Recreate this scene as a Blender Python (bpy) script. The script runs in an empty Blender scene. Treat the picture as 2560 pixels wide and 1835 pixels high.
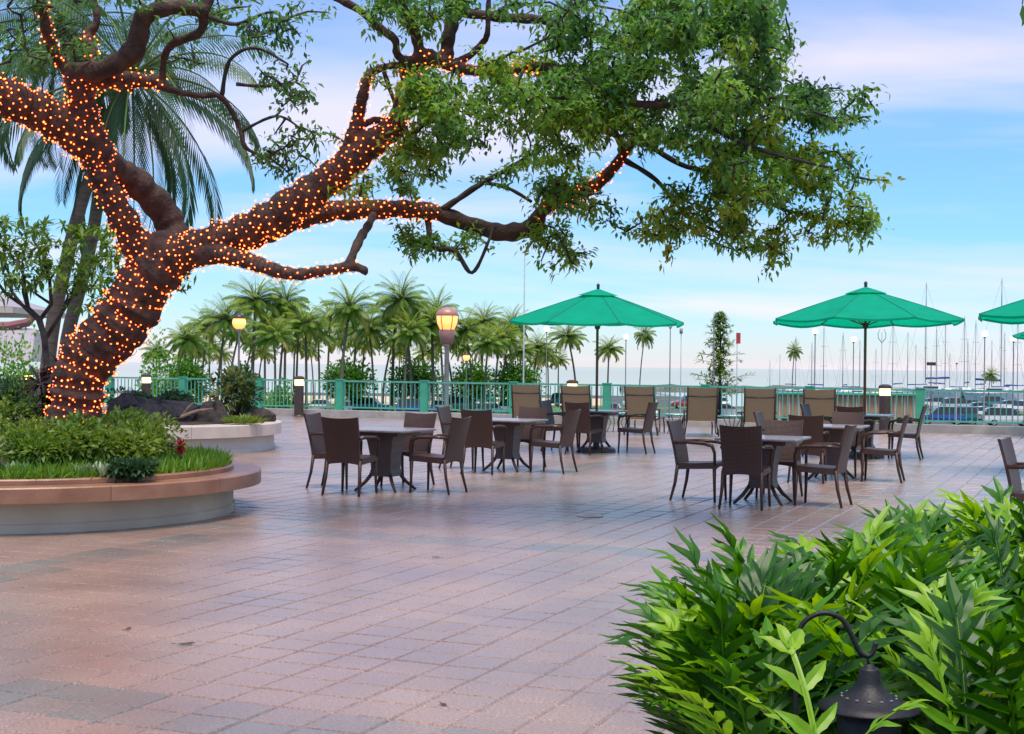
import bpy, math, random
import numpy as np
from mathutils import Vector, Matrix

random.seed(7)
rng = np.random.default_rng(11)
SC = bpy.context.scene
COL = SC.collection
R = math.radians

# ------------------------------------------------------------------ camera
FPX = 3600.0                      # focal length in photo pixels (2560 wide): a 50 mm lens
CAM_H = 1.5
cam_data = bpy.data.cameras.new("camera")
cam_data.sensor_width = 36.0
cam_data.lens = 36.0 * FPX / 2560.0
cam_data.clip_start = 0.1
cam_data.clip_end = 90000.0
cam = bpy.data.objects.new("camera", cam_data)
COL.objects.link(cam)
CAM_M = (Matrix.Translation((0, 0, CAM_H)) @ Matrix.Rotation(R(90) - 2.5 / FPX, 4, 'X')
         @ Matrix.Rotation(0.0105, 4, 'Z'))
cam.matrix_world = CAM_M
SC.camera = cam

# ------------------------------------------------------------------ sky, sun, exposure
SUN_EL, SUN_AZ = R(73), R(168)    # high behind the camera, soft
world = bpy.data.worlds.new("World")
SC.world = world
world.use_nodes = True


def build_world():
    nt = world.node_tree
    N, L = nt.nodes, nt.links
    N.clear()
    out = N.new('ShaderNodeOutputWorld')
    bg = N.new('ShaderNodeBackground')
    bg.inputs['Strength'].default_value = 0.135
    sky = N.new('ShaderNodeTexSky')
    sky.sky_type = 'NISHITA'
    sky.sun_disc = False
    sky.sun_elevation = SUN_EL
    sky.sun_rotation = SUN_AZ
    sky.altitude = 0
    sky.air_density = 1.0
    sky.dust_density = 0.1
    sky.ozone_density = 4.0
    grade = N.new('ShaderNodeMix')
    grade.data_type = 'RGBA'
    grade.blend_type = 'MULTIPLY'
    grade.inputs[0].default_value = 1.0
    L.new(sky.outputs[0], grade.inputs[6])
    tc = N.new('ShaderNodeTexCoord')
    sep = N.new('ShaderNodeSeparateXYZ')
    L.new(tc.outputs['Generated'], sep.inputs[0])
    # evening tint of the clear sky by elevation, the same all round
    er = N.new('ShaderNodeValToRGB')
    e = er.color_ramp.elements
    e[0].position = 0.0; e[0].color = (0.62, 0.63, 0.86, 1)
    e[1].position = 0.09; e[1].color = (0.50, 0.74, 0.94, 1)
    for pos, c in ((0.035, (0.55, 0.70, 0.87)), (0.14, (0.54, 0.77, 0.96)), (0.20, (0.78, 0.88, 0.98)), (0.27, (0.98, 0.90, 1.0)), (0.6, (0.98, 0.94, 1.0))):
        q = e.new(pos); q.color = (*c, 1)
    L.new(sep.outputs[2], er.inputs[0])
    L.new(er.outputs[0], grade.inputs[7])
    # project the view direction on a cloud layer so streaks thin out towards the horizon
    addz = N.new('ShaderNodeMath'); addz.operation = 'ADD'; addz.inputs[1].default_value = 0.16
    mx = N.new('ShaderNodeMath'); mx.operation = 'MAXIMUM'; mx.inputs[1].default_value = 0.0
    L.new(sep.outputs[2], mx.inputs[0]); L.new(mx.outputs[0], addz.inputs[0])
    dx = N.new('ShaderNodeMath'); dx.operation = 'DIVIDE'
    dy = N.new('ShaderNodeMath'); dy.operation = 'DIVIDE'
    L.new(sep.outputs[0], dx.inputs[0]); L.new(addz.outputs[0], dx.inputs[1])
    L.new(sep.outputs[1], dy.inputs[0]); L.new(addz.outputs[0], dy.inputs[1])
    cmb = N.new('ShaderNodeCombineXYZ')
    L.new(dx.outputs[0], cmb.inputs[0]); L.new(dy.outputs[0], cmb.inputs[1])
    mp = N.new('ShaderNodeMapping')
    mp.inputs['Rotation'].default_value = (0, 0, R(-20))
    mp.inputs['Location'].default_value = (8.1, 4.4, 0)
    mp.inputs['Scale'].default_value = (0.42, 0.95, 1)
    L.new(cmb.outputs[0], mp.inputs[0])
    nz = N.new('ShaderNodeTexNoise')
    nz.inputs['Scale'].default_value = 1.05
    nz.inputs['Detail'].default_value = 5.0
    nz.inputs['Roughness'].default_value = 0.52
    nz.inputs['Distortion'].default_value = 0.35
    L.new(mp.outputs[0], nz.inputs['Vector'])
    rp = N.new('ShaderNodeValToRGB')
    rp.color_ramp.elements[0].position = 0.47
    rp.color_ramp.elements[0].color = (0, 0, 0, 1)
    rp.color_ramp.elements[1].position = 0.68
    rp.color_ramp.elements[1].color = (0.66, 0.66, 0.66, 1)
    L.new(nz.outputs[0], rp.inputs[0])
    cl = N.new('ShaderNodeMix'); cl.data_type = 'RGBA'
    cl.inputs[7].default_value = (6.0, 5.1, 6.2, 1)      # pale pink cloud, on the sky's own scale
    L.new(rp.outputs[0], cl.inputs[0])
    L.new(grade.outputs[2], cl.inputs[6])
    L.new(cl.outputs[2], bg.inputs[0])
    L.new(bg.outputs[0], out.inputs[0])


build_world()
sun_d = bpy.data.lights.new("sun", 'SUN')
sun_d.energy = 3.4
sun_d.angle = R(36)
sun_d.color = (1.0, 0.90, 0.78)
sun = bpy.data.objects.new("sun", sun_d)
COL.objects.link(sun)
_sd = Vector((math.sin(SUN_AZ) * math.cos(SUN_EL), math.cos(SUN_AZ) * math.cos(SUN_EL), math.sin(SUN_EL)))
sun.rotation_euler = _sd.to_track_quat('Z', 'Y').to_euler()
SC.view_settings.view_transform = 'Standard'
SC.view_settings.look = 'None'
SC.view_settings.exposure = 0.5
SC.view_settings.gamma = 1.0
SC.render.engine = 'CYCLES'
SC.cycles.use_denoising = True
SC.cycles.max_bounces = 6
SC.cycles.diffuse_bounces = 3
SC.cycles.glossy_bounces = 3
SC.cycles.transmission_bounces = 4
SC.cycles.transparent_max_bounces = 6
SC.cycles.sample_clamp_indirect = 6.0
SC.cycles.caustics_reflective = False
SC.cycles.caustics_refractive = False


# ------------------------------------------------------------------ pixel helpers
_R3 = CAM_M.to_3x3()


def ray(px, py):
    v = _R3 @ Vector(((px - 1280) / FPX, -(py - 917.5) / FPX, -1.0))
    return v / v.y


def W(px, py, d):
    """World point seen at photo pixel (px, py), d metres out along Y."""
    r = ray(px, py)
    return Vector((0, 0, CAM_H)) + r * d


def G(px, py, z=0.0):
    """Where the pixel's ray meets the level z."""
    r = ray(px, py)
    return Vector((0, 0, CAM_H)) + r * ((z - CAM_H) / r.z)


# ------------------------------------------------------------------ mesh helpers
class MB:
    def __init__(self):
        self.v, self.f, self.t, self.mi = [], [], [], []

    def add(self, vs, fs, tint=0.5, mi=0):
        o = len(self.v)
        self.v.extend([tuple(p) for p in vs])
        for q in fs:
            self.f.append([i + o for i in q])
            self.t.append(tint)
            self.mi.append(mi)

    def box(self, c, s, rz=0.0, tint=0.5, mi=0, rx=0.0, taper=1.0, ry=0.0):
        M = Matrix.Translation(c) @ Matrix.Rotation(rz, 4, 'Z') @ Matrix.Rotation(rx, 4, 'X') @ Matrix.Rotation(ry, 4, 'Y')
        hx, hy, hz = s[0] / 2, s[1] / 2, s[2] / 2
        vs = []
        for z, k in ((-hz, 1.0), (hz, taper)):
            for x, y in ((-hx, -hy), (hx, -hy), (hx, hy), (-hx, hy)):
                vs.append(M @ Vector((x * k, y * k, z)))
        self.add(vs, [(3, 2, 1, 0), (4, 5, 6, 7), (0, 1, 5, 4), (1, 2, 6, 5), (2, 3, 7, 6), (3, 0, 4, 7)], tint, mi)

    def tube(self, pts, rad, n=8, cap=True, tint=0.5, mi=0, closed=False):
        pts = [Vector(p) for p in pts]
        if not hasattr(rad, '__len__'):
            rad = [rad] * len(pts)
        m = len(pts)
        vs, fs = [], []
        prev = None
        for i, p in enumerate(pts):
            if closed:
                t = pts[(i + 1) % m] - pts[i - 1]
            else:
                t = pts[min(i + 1, m - 1)] - pts[max(i - 1, 0)]
            if t.length < 1e-9:
                t = Vector((0, 0, 1))
            t.normalize()
            if prev is None:
                a = Vector((0, 0, 1)) if abs(t.z) < 0.9 else Vector((1, 0, 0))
                u = t.cross(a).normalized()
            else:
                u = prev - t * prev.dot(t)
                if u.length < 1e-6:
                    u = t.cross(Vector((0.3, 0.5, 0.8)))
                u.normalize()
            prev = u
            w = t.cross(u)
            for k in range(n):
                a = 2 * math.pi * k / n
                vs.append(p + (u * math.cos(a) + w * math.sin(a)) * rad[i])
        for i in range(m if closed else m - 1):
            j = (i + 1) % m
            for k in range(n):
                k2 = (k + 1) % n
                fs.append((i * n + k, i * n + k2, j * n + k2, j * n + k))
        if cap and not closed:
            fs.append(tuple(range(n - 1, -1, -1)))
            fs.append(tuple((m - 1) * n + k for k in range(n)))
        self.add(vs, fs, tint, mi)

    def lathe(self, prof, n=20, c=(0, 0, 0), tint=0.5, mi=0, M=None, cap=True):
        c = Vector(c)
        vs, fs = [], []
        for r, z in prof:
            for k in range(n):
                a = 2 * math.pi * k / n
                p = Vector((r * math.cos(a), r * math.sin(a), z))
                vs.append((M @ p if M else p) + c)
        for i in range(len(prof) - 1):
            for k in range(n):
                k2 = (k + 1) % n
                fs.append((i * n + k, i * n + k2, (i + 1) * n + k2, (i + 1) * n + k))
        if cap:
            if prof[0][0] > 1e-4:
                fs.append(tuple(range(n - 1, -1, -1)))
            if prof[-1][0] > 1e-4:
                fs.append(tuple((len(prof) - 1) * n + k for k in range(n)))
        self.add(vs, fs, tint, mi)

    def prism(self, poly, z0, z1, tint=0.5, mi=0):
        n = len(poly)
        vs = [(p[0], p[1], z0) for p in poly] + [(p[0], p[1], z1) for p in poly]
        fs = [tuple(range(n - 1, -1, -1)), tuple(range(n, 2 * n))]
        for i in range(n):
            j = (i + 1) % n
            fs.append((i, j, n + j, n + i))
        self.add(vs, fs, tint, mi)

    def build(self, name, mats, parent=None, smooth=False, origin=None):
        me = bpy.data.meshes.new(name)
        v = self.v
        if origin is not None:
            o = Vector(origin)
            v = [(p[0] - o.x, p[1] - o.y, p[2] - o.z) for p in v]
        me.from_pydata(v, [], self.f)
        if not isinstance(mats, (list, tuple)):
            mats = [mats]
        for m in mats:
            me.materials.append(m)
        if len(mats) > 1:
            me.polygons.foreach_set('material_index', self.mi)
        at = me.attributes.new('tint', 'FLOAT', 'FACE')
        at.data.foreach_set('value', self.t)
        if smooth:
            me.polygons.foreach_set('use_smooth', [True] * len(self.f))
        me.update()
        ob = bpy.data.objects.new(name, me)
        COL.objects.link(ob)
        if parent is not None:
            ob.parent = parent
        elif origin is not None:
            ob.location = origin
        return ob


class Leaves:
    """Many folded leaves in numpy, five points and two faces each."""
    def __init__(self):
        self.V, self.T = [], []

    def add(self, base, d, up, length, width, tint, droop=0.0, fold=0.18):
        base = np.atleast_2d(np.asarray(base, float))
        n = len(base)
        d = np.broadcast_to(np.asarray(d, float), (n, 3)).copy()
        up = np.broadcast_to(np.asarray(up, float), (n, 3)).copy()
        d /= np.linalg.norm(d, axis=1, keepdims=True) + 1e-9
        side = np.cross(d, up)
        side /= np.linalg.norm(side, axis=1, keepdims=True) + 1e-9
        nn = np.cross(side, d)
        L = np.broadcast_to(np.asarray(length, float), (n,))[:, None]
        Wd = np.broadcast_to(np.asarray(width, float), (n,))[:, None]
        dr = np.broadcast_to(np.asarray(droop, float), (n,))[:, None]
        tip = base + d * L + np.array([0, 0, -1.0]) * dr * L
        mid = base + d * L * 0.48 - np.array([0, 0, 1.0]) * dr * L * 0.25
        l = mid + side * Wd / 2 + nn * Wd * fold
        r = mid - side * Wd / 2 + nn * Wd * fold
        V = np.stack([base, l, tip, r, mid], axis=1)
        self.V.append(V.reshape(-1, 3))
        self.T.append(np.broadcast_to(np.asarray(tint, float), (n,)))

    def build(self, name, mat, parent=None, origin=None, smooth=False):
        V = np.concatenate(self.V)
        T = np.concatenate(self.T)
        if origin is not None:
            V = V - np.array(origin)
        n = len(T)
        idx = np.arange(n)[:, None] * 5
        F = np.concatenate([idx + np.array([[0, 4, 2, 1]]), idx + np.array([[0, 3, 2, 4]])], axis=1).reshape(-1, 4)
        me = bpy.data.meshes.new(name)
        me.vertices.add(len(V)); me.vertices.foreach_set('co', V.astype(np.float32).ravel())
        me.loops.add(F.size); me.loops.foreach_set('vertex_index', F.astype(np.int32).ravel())
        me.polygons.add(len(F))
        me.polygons.foreach_set('loop_start', np.arange(len(F), dtype=np.int32) * 4)
        me.polygons.foreach_set('loop_total', np.full(len(F), 4, dtype=np.int32))
        at = me.attributes.new('tint', 'FLOAT', 'FACE')
        at.data.foreach_set('value', np.repeat(T, 2).astype(np.float32))
        me.materials.append(mat)
        me.update(calc_edges=True)
        me.validate()
        ob = bpy.data.objects.new(name, me)
        COL.objects.link(ob)
        if parent is not None:
            ob.parent = parent
        elif origin is not None:
            ob.location = origin
        return ob


def tag(o, label=None, cat=None, group=None, kind=None):
    if label: o['label'] = label
    if cat: o['category'] = cat
    if group: o['group'] = group
    if kind: o['kind'] = kind
    return o


def thing(name, loc, label, cat, group=None, rz=0.0):
    o = bpy.data.objects.new(name, None)
    o.empty_display_size = 0.2
    COL.objects.link(o)
    o.location = loc
    o.rotation_euler = (0, 0, rz)
    return tag(o, label, cat, group)


def child_map():
    m = {}
    for o in COL.objects:
        if o.parent:
            m.setdefault(o.parent.name, []).append(o)
    return m


def copy_tree(root, loc=None, rz=None, label=None, scale=None, _cm=None):
    cm = _cm if _cm is not None else child_map()

    def cp(o, par):
        c = o.copy()
        COL.objects.link(c)
        c.parent = par
        for ch in cm.get(o.name, []):
            cp(ch, c)
        return c
    r = cp(root, None)
    if loc is not None: r.location = loc
    if rz is not None: r.rotation_euler = (0, 0, rz)
    if label: r['label'] = label
    if scale: r.scale = (scale,) * 3 if not hasattr(scale, '__len__') else scale
    return r


ORD = ['first', 'second', 'third', 'fourth', 'fifth', 'sixth', 'seventh', 'eighth', 'ninth', 'tenth', 'eleventh',
       'twelfth', 'thirteenth', 'fourteenth', 'fifteenth', 'sixteenth', 'seventeenth', 'eighteenth', 'nineteenth',
       'twentieth', 'twenty-first', 'twenty-second', 'twenty-third', 'twenty-fourth', 'twenty-fifth', 'twenty-sixth',
       'twenty-seventh', 'twenty-eighth', 'twenty-ninth', 'thirtieth'] + ['thirty-' + q for q in ('first', 'second', 'third', 'fourth', 'fifth', 'sixth', 'seventh', 'eighth', 'ninth')] + ['fortieth'] + ['forty-' + q for q in ('first', 'second', 'third', 'fourth', 'fifth', 'sixth', 'seventh', 'eighth', 'ninth')] + ['fiftieth']


def ordn(i):
    return ORD[i] if i < len(ORD) else str(i + 1) + 'th'


# ------------------------------------------------------------------ materials
def mat(name, col, rough=0.6, col2=None, nscale=8.0, bump=0.0, bscale=40.0, metal=0.0, spec=0.5, emit=None, estr=0.0,
        ndetail=4.0, lo=0.35, hi=0.65, tint=None, trans=0.0, rough2=None, coat=0.0, stretch=None, speck=0.0, sscale=120.0):
    """Procedural material. col/col2 mixed by noise; tint=(a,b): colours mixed by the per-face tint first."""
    m = bpy.data.materials.new(name)
    m.use_nodes = True
    nt = m.node_tree
    N, L = nt.nodes, nt.links
    bs = N['Principled BSDF']
    out = N['Material Output']
    bs.inputs['Roughness'].default_value = rough
    bs.inputs['Metallic'].default_value = metal
    bs.inputs['Specular IOR Level'].default_value = spec
    bs.inputs['Coat Weight'].default_value = coat
    tc = N.new('ShaderNodeTexCoord')
    vec = tc.outputs['Object']
    if stretch:
        mp = N.new('ShaderNodeMapping'); mp.inputs['Scale'].default_value = stretch
        L.new(vec, mp.inputs[0]); vec = mp.outputs[0]
    csock = None
    if tint is not None:
        at = N.new('ShaderNodeAttribute'); at.attribute_name = 'tint'
        rp = N.new('ShaderNodeValToRGB')
        cols = tint
        rp.color_ramp.elements[0].color = (*cols[0], 1)
        rp.color_ramp.elements[1].color = (*cols[-1], 1)
        for i, c in enumerate(cols[1:-1]):
            e = rp.color_ramp.elements.new((i + 1) / (len(cols) - 1)); e.color = (*c, 1)
        L.new(at.outputs['Fac'], rp.inputs[0])
        csock = rp.outputs[0]
    if col2 is not None:
        nz = N.new('ShaderNodeTexNoise')
        nz.inputs['Scale'].default_value = nscale
        nz.inputs['Detail'].default_value = ndetail
        L.new(vec, nz.inputs['Vector'])
        mr = N.new('ShaderNodeMapRange')
        mr.inputs[1].default_value = lo; mr.inputs[2].default_value = hi
        L.new(nz.outputs[0], mr.inputs[0])
        mx = N.new('ShaderNodeMix'); mx.data_type = 'RGBA'
        L.new(mr.outputs[0], mx.inputs[0])
        if csock is not None:
            mx.blend_type = 'MULTIPLY'
            L.new(csock, mx.inputs[6]); mx.inputs[7].default_value = (*col2, 1)
        else:
            mx.inputs[6].default_value = (*col, 1); mx.inputs[7].default_value = (*col2, 1)
        csock = mx.outputs[2]
        if rough2 is not None:
            m2 = N.new('ShaderNodeMapRange')
            m2.inputs[1].default_value = lo; m2.inputs[2].default_value = hi
            m2.inputs[3].default_value = rough; m2.inputs[4].default_value = rough2
            L.new(nz.outputs[0], m2.inputs[0]); L.new(m2.outputs[0], bs.inputs['Roughness'])
    if speck > 0 and csock is not None:
        ns = N.new('ShaderNodeTexNoise'); ns.inputs['Scale'].default_value = sscale; ns.inputs['Detail'].default_value = 3
        L.new(vec, ns.inputs['Vector'])
        r2 = N.new('ShaderNodeMapRange'); r2.inputs[1].default_value = 0.3; r2.inputs[2].default_value = 0.7
        r2.inputs[3].default_value = 1 - speck; r2.inputs[4].default_value = 1 + speck
        L.new(ns.outputs[0], r2.inputs[0])
        vm = N.new('ShaderNodeVectorMath'); vm.operation = 'SCALE'
        L.new(csock, vm.inputs[0]); L.new(r2.outputs[0], vm.inputs['Scale'])
        csock = vm.outputs[0]
    if csock is not None:
        L.new(csock, bs.inputs['Base Color'])
    else:
        bs.inputs['Base Color'].default_value = (*col, 1)
    if bump > 0:
        nb = N.new('ShaderNodeTexNoise')
        nb.inputs['Scale'].default_value = bscale
        nb.inputs['Detail'].default_value = 5.0
        L.new(vec, nb.inputs['Vector'])
        bp = N.new('ShaderNodeBump')
        bp.inputs['Strength'].default_value = bump
        bp.inputs['Distance'].default_value = 0.02
        L.new(nb.outputs[0], bp.inputs['Height'])
        L.new(bp.outputs[0], bs.inputs['Normal'])
    if emit is not None:
        bs.inputs['Emission Color'].default_value = (*emit, 1)
        bs.inputs['Emission Strength'].default_value = estr
    if trans > 0:
        tr = N.new('ShaderNodeBsdfTranslucent')
        if csock is not None:
            hs = N.new('ShaderNodeHueSaturation')
            hs.inputs['Hue'].default_value = 0.485
            hs.inputs['Saturation'].default_value = 1.1
            hs.inputs['Value'].default_value = 1.5
            L.new(csock, hs.inputs['Color']); L.new(hs.outputs[0], tr.inputs['Color'])
        else:
            tr.inputs['Color'].default_value = (*col, 1)
        ms = N.new('ShaderNodeMixShader'); ms.inputs[0].default_value = trans
        L.new(bs.outputs[0], ms.inputs[1]); L.new(tr.outputs[0], ms.inputs[2])
        L.new(ms.outputs[0], out.inputs['Surface'])
    return m


M = {}
GRY = (0.55, 0.55, 0.55)
M['paver'] = mat('paver', None, 0.42, col2=(0.74, 0.72, 0.74), nscale=0.9, spec=0.7, rough2=0.32, coat=0.6,
                 lo=0.36, hi=0.64, ndetail=8, speck=0.42, sscale=75,
                 tint=[(0.19, 0.19, 0.165), (0.25, 0.20, 0.165), (0.305, 0.215, 0.17), (0.335, 0.225, 0.175), (0.36, 0.255, 0.19)])
_b = M['paver'].node_tree.nodes['Principled BSDF']
_b.inputs['Coat Roughness'].default_value = 0.3      # damp film left by rain
M['joint'] = mat('joint', (0.11, 0.085, 0.072), 0.8, col2=(0.15, 0.12, 0.1), nscale=6)
M['terrace_side'] = mat('terrace_side', (0.3, 0.29, 0.27), 0.8, col2=(0.24, 0.23, 0.21), nscale=2)
M['kerb'] = mat('kerb', (0.44, 0.42, 0.38), 0.7, col2=(0.33, 0.31, 0.29), nscale=3, bump=0.15)
M['capstone'] = mat('capstone', None, 0.34, col2=(0.78, 0.72, 0.70), nscale=4, bump=0.12, bscale=60, spec=0.5,
                    tint=[(0.27, 0.135, 0.08), (0.32, 0.17, 0.105), (0.30, 0.155, 0.105)])
M['plaster'] = mat('plaster', (0.60, 0.57, 0.44), 0.75, col2=(0.46, 0.43, 0.33), nscale=1.6, bump=0.1, bscale=30)
M['plaster_white'] = mat('plaster_white', (0.66, 0.63, 0.58), 0.7, col2=(0.55, 0.53, 0.50), nscale=1.4, bump=0.08, bscale=30)
M['cap_white'] = mat('cap_white', (0.66, 0.57, 0.49), 0.5, col2=(0.56, 0.48, 0.42), nscale=3, bump=0.08)
M['soil'] = mat('soil', (0.045, 0.03, 0.02), 0.95, col2=(0.08, 0.055, 0.035), nscale=14, bump=0.6, bscale=25)
M['bark'] = mat('bark', (0.034, 0.02, 0.015), 0.85, col2=(0.088, 0.05, 0.036), nscale=9, bump=1.0, bscale=26)
M['twig'] = mat('twig', (0.028, 0.022, 0.021), 0.85, col2=(0.055, 0.043, 0.038), nscale=16, bump=0.4, bscale=60)
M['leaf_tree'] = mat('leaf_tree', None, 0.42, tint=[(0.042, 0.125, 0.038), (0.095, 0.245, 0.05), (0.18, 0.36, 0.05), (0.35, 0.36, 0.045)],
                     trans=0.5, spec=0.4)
M['leaf_dark'] = mat('leaf_dark', None, 0.45, tint=[(0.016, 0.045, 0.02), (0.03, 0.085, 0.03), (0.055, 0.12, 0.035)], trans=0.25, spec=0.4)
M['leaf_bright'] = mat('leaf_bright', None, 0.45, tint=[(0.04, 0.13, 0.015), (0.085, 0.26, 0.02), (0.16, 0.36, 0.03)], trans=0.35)
M['leaf_olive'] = mat('leaf_olive', None, 0.5, tint=[(0.055, 0.12, 0.02), (0.12, 0.235, 0.03), (0.23, 0.31, 0.05)], trans=0.4)
M['leaf_red'] = mat('leaf_red', None, 0.4, tint=[(0.02, 0.008, 0.01), (0.05, 0.014, 0.016), (0.09, 0.03, 0.025)], trans=0.15)
M['leaf_pale'] = mat('leaf_pale', None, 0.5, tint=[(0.18, 0.30, 0.17), (0.34, 0.44, 0.30), (0.46, 0.54, 0.42)], trans=0.3)
M['leaf_croton'] = mat('leaf_croton', None, 0.4, tint=[(0.018, 0.05, 0.018), (0.04, 0.10, 0.03), (0.30, 0.30, 0.06)], trans=0.25)
M['palm_leaf'] = mat('palm_leaf', None, 0.45, tint=[(0.06, 0.14, 0.03), (0.14, 0.26, 0.04), (0.26, 0.37, 0.05), (0.38, 0.33, 0.10)], trans=0.45)
M['palm_near'] = mat('palm_near', None, 0.4, tint=[(0.025, 0.075, 0.045), (0.06, 0.14, 0.06), (0.13, 0.22, 0.06)], trans=0.4)
M['palm_trunk'] = mat('palm_trunk', (0.16, 0.13, 0.105), 0.85, col2=(0.09, 0.075, 0.065), nscale=5, bump=0.5, bscale=14, stretch=(1, 1, 6))
M['grass'] = mat('grass', None, 0.5, tint=[(0.05, 0.14, 0.015), (0.11, 0.27, 0.02), (0.20, 0.36, 0.04)], trans=0.3)
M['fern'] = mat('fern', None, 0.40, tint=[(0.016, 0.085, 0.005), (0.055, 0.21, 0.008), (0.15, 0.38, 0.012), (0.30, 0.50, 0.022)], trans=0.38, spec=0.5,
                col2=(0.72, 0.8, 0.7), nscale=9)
M['fern_stem'] = mat('fern_stem', (0.09, 0.17, 0.03), 0.5)
M['wicker'] = None
M['table_top'] = mat('table_top', (0.27, 0.235, 0.24), 0.24, col2=(0.21, 0.18, 0.185), nscale=12, spec=0.7)
M['canopy'] = mat('canopy', (0.0, 0.44, 0.27), 0.75, col2=(0.0, 0.385, 0.235), nscale=3, trans=0.45, spec=0.2, bump=0.12, bscale=220)
M['seam'] = mat('seam', (0.0, 0.20, 0.13), 0.8)
M['pole_wood'] = mat('pole_wood', (0.17, 0.075, 0.035), 0.4, col2=(0.11, 0.045, 0.02), nscale=14, stretch=(1, 1, 0.1))
M['dark_metal'] = mat('dark_metal', (0.03, 0.027, 0.026), 0.4, col2=(0.05, 0.045, 0.042), nscale=20, spec=0.5)
M['black_iron'] = mat('black_iron', (0.008, 0.008, 0.011), 0.5, col2=(0.016, 0.016, 0.021), nscale=26, spec=0.35, bump=0.1, bscale=120)
M['sling'] = mat('sling', (0.31, 0.245, 0.14), 0.7, col2=(0.26, 0.205, 0.12), nscale=60, bump=0.15, bscale=300, trans=0.2)
M['glass_green'] = mat('glass_green', (0.30, 0.55, 0.47), 0.1, spec=0.8, col2=(0.26, 0.5, 0.43), nscale=4)
M['green_paint'] = mat('green_paint', (0.055, 0.40, 0.24), 0.4, col2=(0.045, 0.33, 0.20), nscale=4)
M['rail_paint'] = mat('rail_paint', (0.10, 0.42, 0.31), 0.38, col2=(0.08, 0.35, 0.26), nscale=4)
M['brown_metal'] = mat('brown_metal', (0.045, 0.03, 0.027), 0.45, col2=(0.065, 0.045, 0.04), nscale=8)
M['lamp_warm'] = mat('lamp_warm', (1, 0.8, 0.45), 0.4, emit=(1.0, 0.62, 0.22), estr=2.6)
M['lamp_orange'] = mat('lamp_orange', (1, 0.6, 0.3), 0.4, emit=(1.0, 0.25, 0.05), estr=2.0)
M['lamp_white'] = mat('lamp_white', (1, 0.95, 0.85), 0.4, emit=(1.0, 0.88, 0.66), estr=2.2)
M['bulb'] = mat('bulb', (1, 0.5, 0.2), 0.4, emit=(1.0, 0.105, 0.016), estr=3.2)
_n = M['bulb'].node_tree
_a = _n.nodes.new('ShaderNodeAttribute'); _a.attribute_name = 'tint'
_r = _n.nodes.new('ShaderNodeMapRange'); _r.inputs[3].default_value = 3.5; _r.inputs[4].default_value = 11.0
_n.links.new(_a.outputs['Fac'], _r.inputs[0]); _n.links.new(_r.outputs[0], _n.nodes['Principled BSDF'].inputs['Emission Strength'])
M['wire'] = mat('wire', (0.03, 0.02, 0.015), 0.6)
M['pale_post'] = mat('pale_post', (0.5, 0.46, 0.40), 0.5, col2=(0.42, 0.38, 0.33), nscale=6)
M['white_paint'] = mat('white_paint', (0.74, 0.74, 0.72), 0.4, col2=(0.64, 0.64, 0.63), nscale=3)
M['grey_metal'] = mat('grey_metal', (0.30, 0.33, 0.36), 0.4, col2=(0.24, 0.27, 0.30), nscale=5)
M['red_paint'] = mat('red_paint', (0.5, 0.06, 0.05), 0.5, col2=(0.4, 0.05, 0.045), nscale=5)
M['lantern_pink'] = mat('lantern_pink', (0.45, 0.22, 0.2), 0.35, col2=(0.35, 0.2, 0.16), nscale=8)
M['car_glass'] = mat('car_glass', (0.015, 0.02, 0.024), 0.08, spec=0.8)
M['tyre'] = mat('tyre', (0.02, 0.02, 0.02), 0.8)
M['lava'] = mat('lava', (0.012, 0.0115, 0.016), 0.75, col2=(0.032, 0.03, 0.038), nscale=9, bump=0.9, bscale=16)
M['rock'] = mat('rock', (0.07, 0.055, 0.045), 0.85, col2=(0.035, 0.028, 0.025), nscale=8, bump=0.9, bscale=14)
M['driftwood'] = mat('driftwood', (0.30, 0.21, 0.15), 0.8, col2=(0.19, 0.13, 0.1), nscale=12, bump=0.5)
M['flower_red'] = mat('flower_red', (0.45, 0.012, 0.035), 0.45, col2=(0.30, 0.006, 0.02), nscale=20)
M['asphalt'] = mat('asphalt', (0.062, 0.064, 0.068), 0.8, col2=(0.09, 0.09, 0.092), nscale=0.3)
M['lawn'] = mat('lawn', (0.05, 0.13, 0.02), 0.9, col2=(0.10, 0.20, 0.03), nscale=0.12, bump=0.4, bscale=2)
M['sand'] = mat('sand', (0.62, 0.50, 0.34), 0.9, col2=(0.52, 0.41, 0.27), nscale=0.1, bump=0.2, bscale=1)
M['paint_line'] = mat('paint_line', (0.7, 0.7, 0.66), 0.6)
M['tan_wall'] = mat('tan_wall', (0.46, 0.28, 0.15), 0.75, col2=(0.38, 0.22, 0.12), nscale=1.2)
M['roof_red'] = mat('roof_red', (0.26, 0.10, 0.11), 0.7, col2=(0.2, 0.08, 0.09), nscale=3)
M['roof_grey'] = mat('roof_grey', (0.36, 0.33, 0.37), 0.7, col2=(0.3, 0.28, 0.32), nscale=3)
M['eave'] = mat('eave', (0.55, 0.50, 0.42), 0.6, col2=(0.5, 0.45, 0.38), nscale=3)
M['breakwater'] = mat('breakwater', (0.10, 0.105, 0.085), 0.9, col2=(0.17, 0.16, 0.13), nscale=0.4, bump=0.8, bscale=1.0)
M['dry_leaf'] = mat('dry_leaf', (0.05, 0.03, 0.015), 0.7, col2=(0.08, 0.045, 0.02), nscale=20)


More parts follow.
